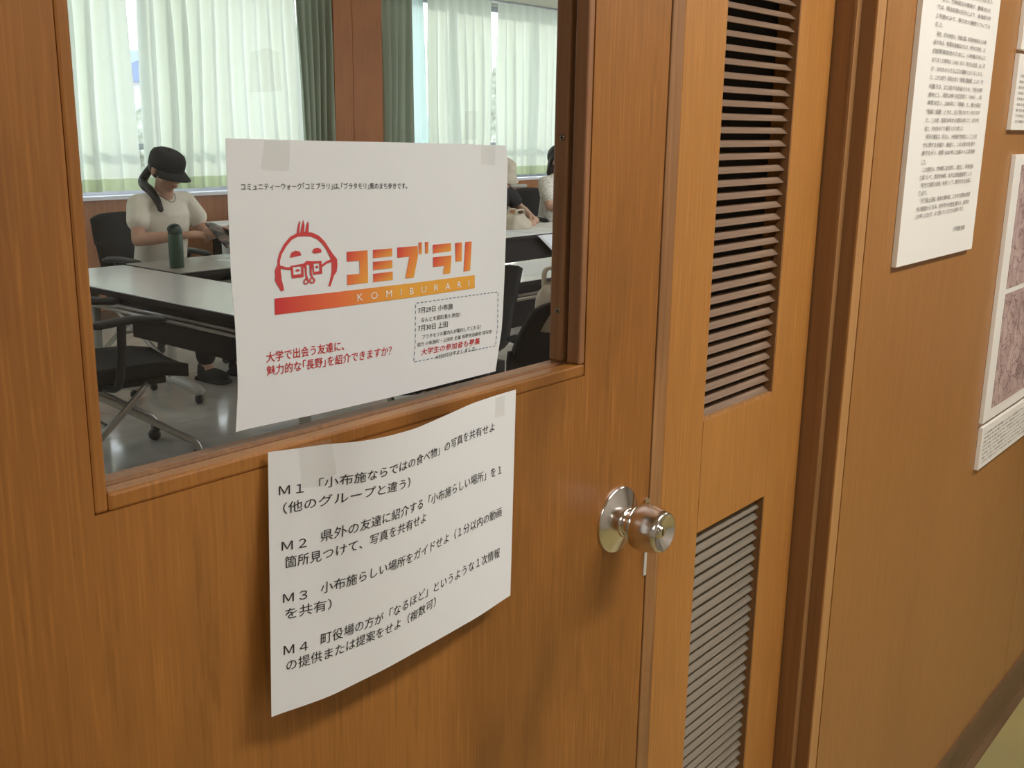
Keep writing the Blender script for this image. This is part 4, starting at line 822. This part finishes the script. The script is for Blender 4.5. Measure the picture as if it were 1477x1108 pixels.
def flat(name,x,y,z,w,h,rz,label,cat='paper',mt='paper'):
    o=mk(name,bx(B(),-w/2,w/2,-h/2,h/2,0,.0008),mt); o.location=(x,y,z); o.rotation_euler=(0,0,rz); return tag(o,label,cat)
flat('paper_sheet',3.62,4.86,.7003,.297,.21,.1,'white paper lying in front of the woman in the cap')
flat('paper_sheet',5.85,4.78,.7003,.42,.297,.15,'white paper on the table left of the cream bag')
flat('paper_sheet',4.42,3.52,.7003,.594,.42,-.2,'large white paper on the nearest right-hand table')
flat('paper_sheet',2.86,3.50,.7003,.21,.297,.3,'white paper on the near end of the end-on table')
# sheet hanging over the table edge
bm=B(); R_=[]
for j in range(9):
    v=j/8; yy=4.95-.32*min(v*1.35,1)-(.0 if v<.74 else (v-.74)*.10); zz=.7012 if v<.72 else .7012-(v-.72)*.62
    R_.append([(5.90+.36*i/6+.22*max(0,v-.72)/.28+0*v,yy-(.004 if v>.72 else 0),zz+.002*math.sin(i)) for i in range(7)])
U=[[bm.verts.new(c) for c in r] for r in R_]
for j in range(8):
    for i in range(6): bm.faces.new((U[j][i],U[j][i+1],U[j+1][i+1],U[j+1][i]))
o=mk('paper_sheet',bm,'paper',None,True); tag(o,'large white paper hanging over the front table edge below the lace-topped person','paper'); so=o.modifiers.new('s','SOLIDIFY'); so.thickness=.0006
# cream bag
def bag(name,loc,s,label,mt='beige'):
    b=thing(name,loc,label,'bag'); bm=B(); bmesh.ops.create_cube(bm,size=1); bmesh.ops.subdivide_edges(bm,edges=bm.edges[:],cuts=7,use_grid_fill=True)
    for v in bm.verts:
        c=v.co.copy(); z=c.z+.5; f=1-.35*z**2+.05*math.sin(9*c.x+7*z); x=c.x*s[0]*f*(1-.12*abs(c.y*2)**3); y=c.y*s[1]*f*(1-.12*abs(c.x*2)**3); zz=z*s[2]*(1-.12*(c.x*2)**2)+.008*math.sin(11*c.x)*math.sin(9*c.y)*z
        v.co=Vector((x,y,max(zz,0)))
    mk('bag_body',bm,mt,b,True)
    for k in (-1,1):
        bm=B(); tube(bm,smoothpts([(-s[0]*.22,k*s[1]*.2,s[2]*.88),(-s[0]*.15,k*s[1]*.26,s[2]*1.25),(s[0]*.15,k*s[1]*.26,s[2]*1.25),(s[0]*.22,k*s[1]*.2,s[2]*.88)],5),.006,8,sx=1.6); mk('handle',bm,mt,b,True)
    return b
bag('cloth_bag',(6.08,4.96,.7005),(.24,.15,.11),'small crumpled cream cloth bag on the table in front of the white-hatted person')
bag('cloth_pouch',(2.75,2.075,.80),(.16,.09,.15),'beige cloth pouch hanging on the back of a black chair')
# cream framed stand between the two far people
fr=thing('easel_frame',(7.62,6.12,0),'cream metal frame standing between the white-hatted person and the lace-topped person','frame')
for x_ in (-.22,.0):
    bm=B(); tube(bm,[(x_,0,0),(x_,0,.90)],.014,10); mk('post',bm,'legw',fr,True)
bm=B(); tube(bm,[(-.235,0,.905),(.015,0,.905)],.016,10); mk('top_rail',bm,'legw',fr,True)
bm=B(); tube(bm,[(-.22,0,.30),(0,0,.30)],.010,10); mk('lower_rail',bm,'legw',fr,True)
for x_ in (-.22,0):
    bm=B(); tube(bm,[(x_,-.2,.014),(x_,.2,.014)],.014,10); mk('foot',bm,'legw',fr,True)
# ---------------------------------------------------------------- lamps (bodies of the lights above)
def lamp(x,y,z,L,w,label,grp):
    t=thing('ceiling_lamp',(x,y,z),label,'lamp',grp); box('lamp_body',-L/2-.04,L/2+.04,-w/2-.03,w/2+.03,.012,.0595,'lampbody',t,.004); box('diffuser',-L/2,L/2,-w/2,w/2,.0065,.0118,'lampglow',t); return t
for x_,w_ in ((1.55,'above the louvred leaf'),(3.9,'above the map board end'),(-1.2,'left of the door')): lamp(x_,-.42,2.44,1.1,.22,'flush corridor ceiling lamp '+w_,'corridor ceiling lamps')
for lx in (2.2,4.6,7.0):
    for ly in (2.2,4.6): lamp(lx,ly,2.54,1.2,.25,'flush meeting room ceiling lamp, %s of the %s row'%({2.2:'left',4.6:'middle',7.0:'right'}[lx],'door-side' if ly<3 else 'window-side'),'meeting room ceiling lamps')
for o in bpy.data.objects:
    if o.type=='MESH' and o.name.split('.')[0] in ('knob_rose','door_knob','lock_cylinder','bottle_body','lid'):
        o.data.set_sharp_from_angle(angle=math.radians(38))
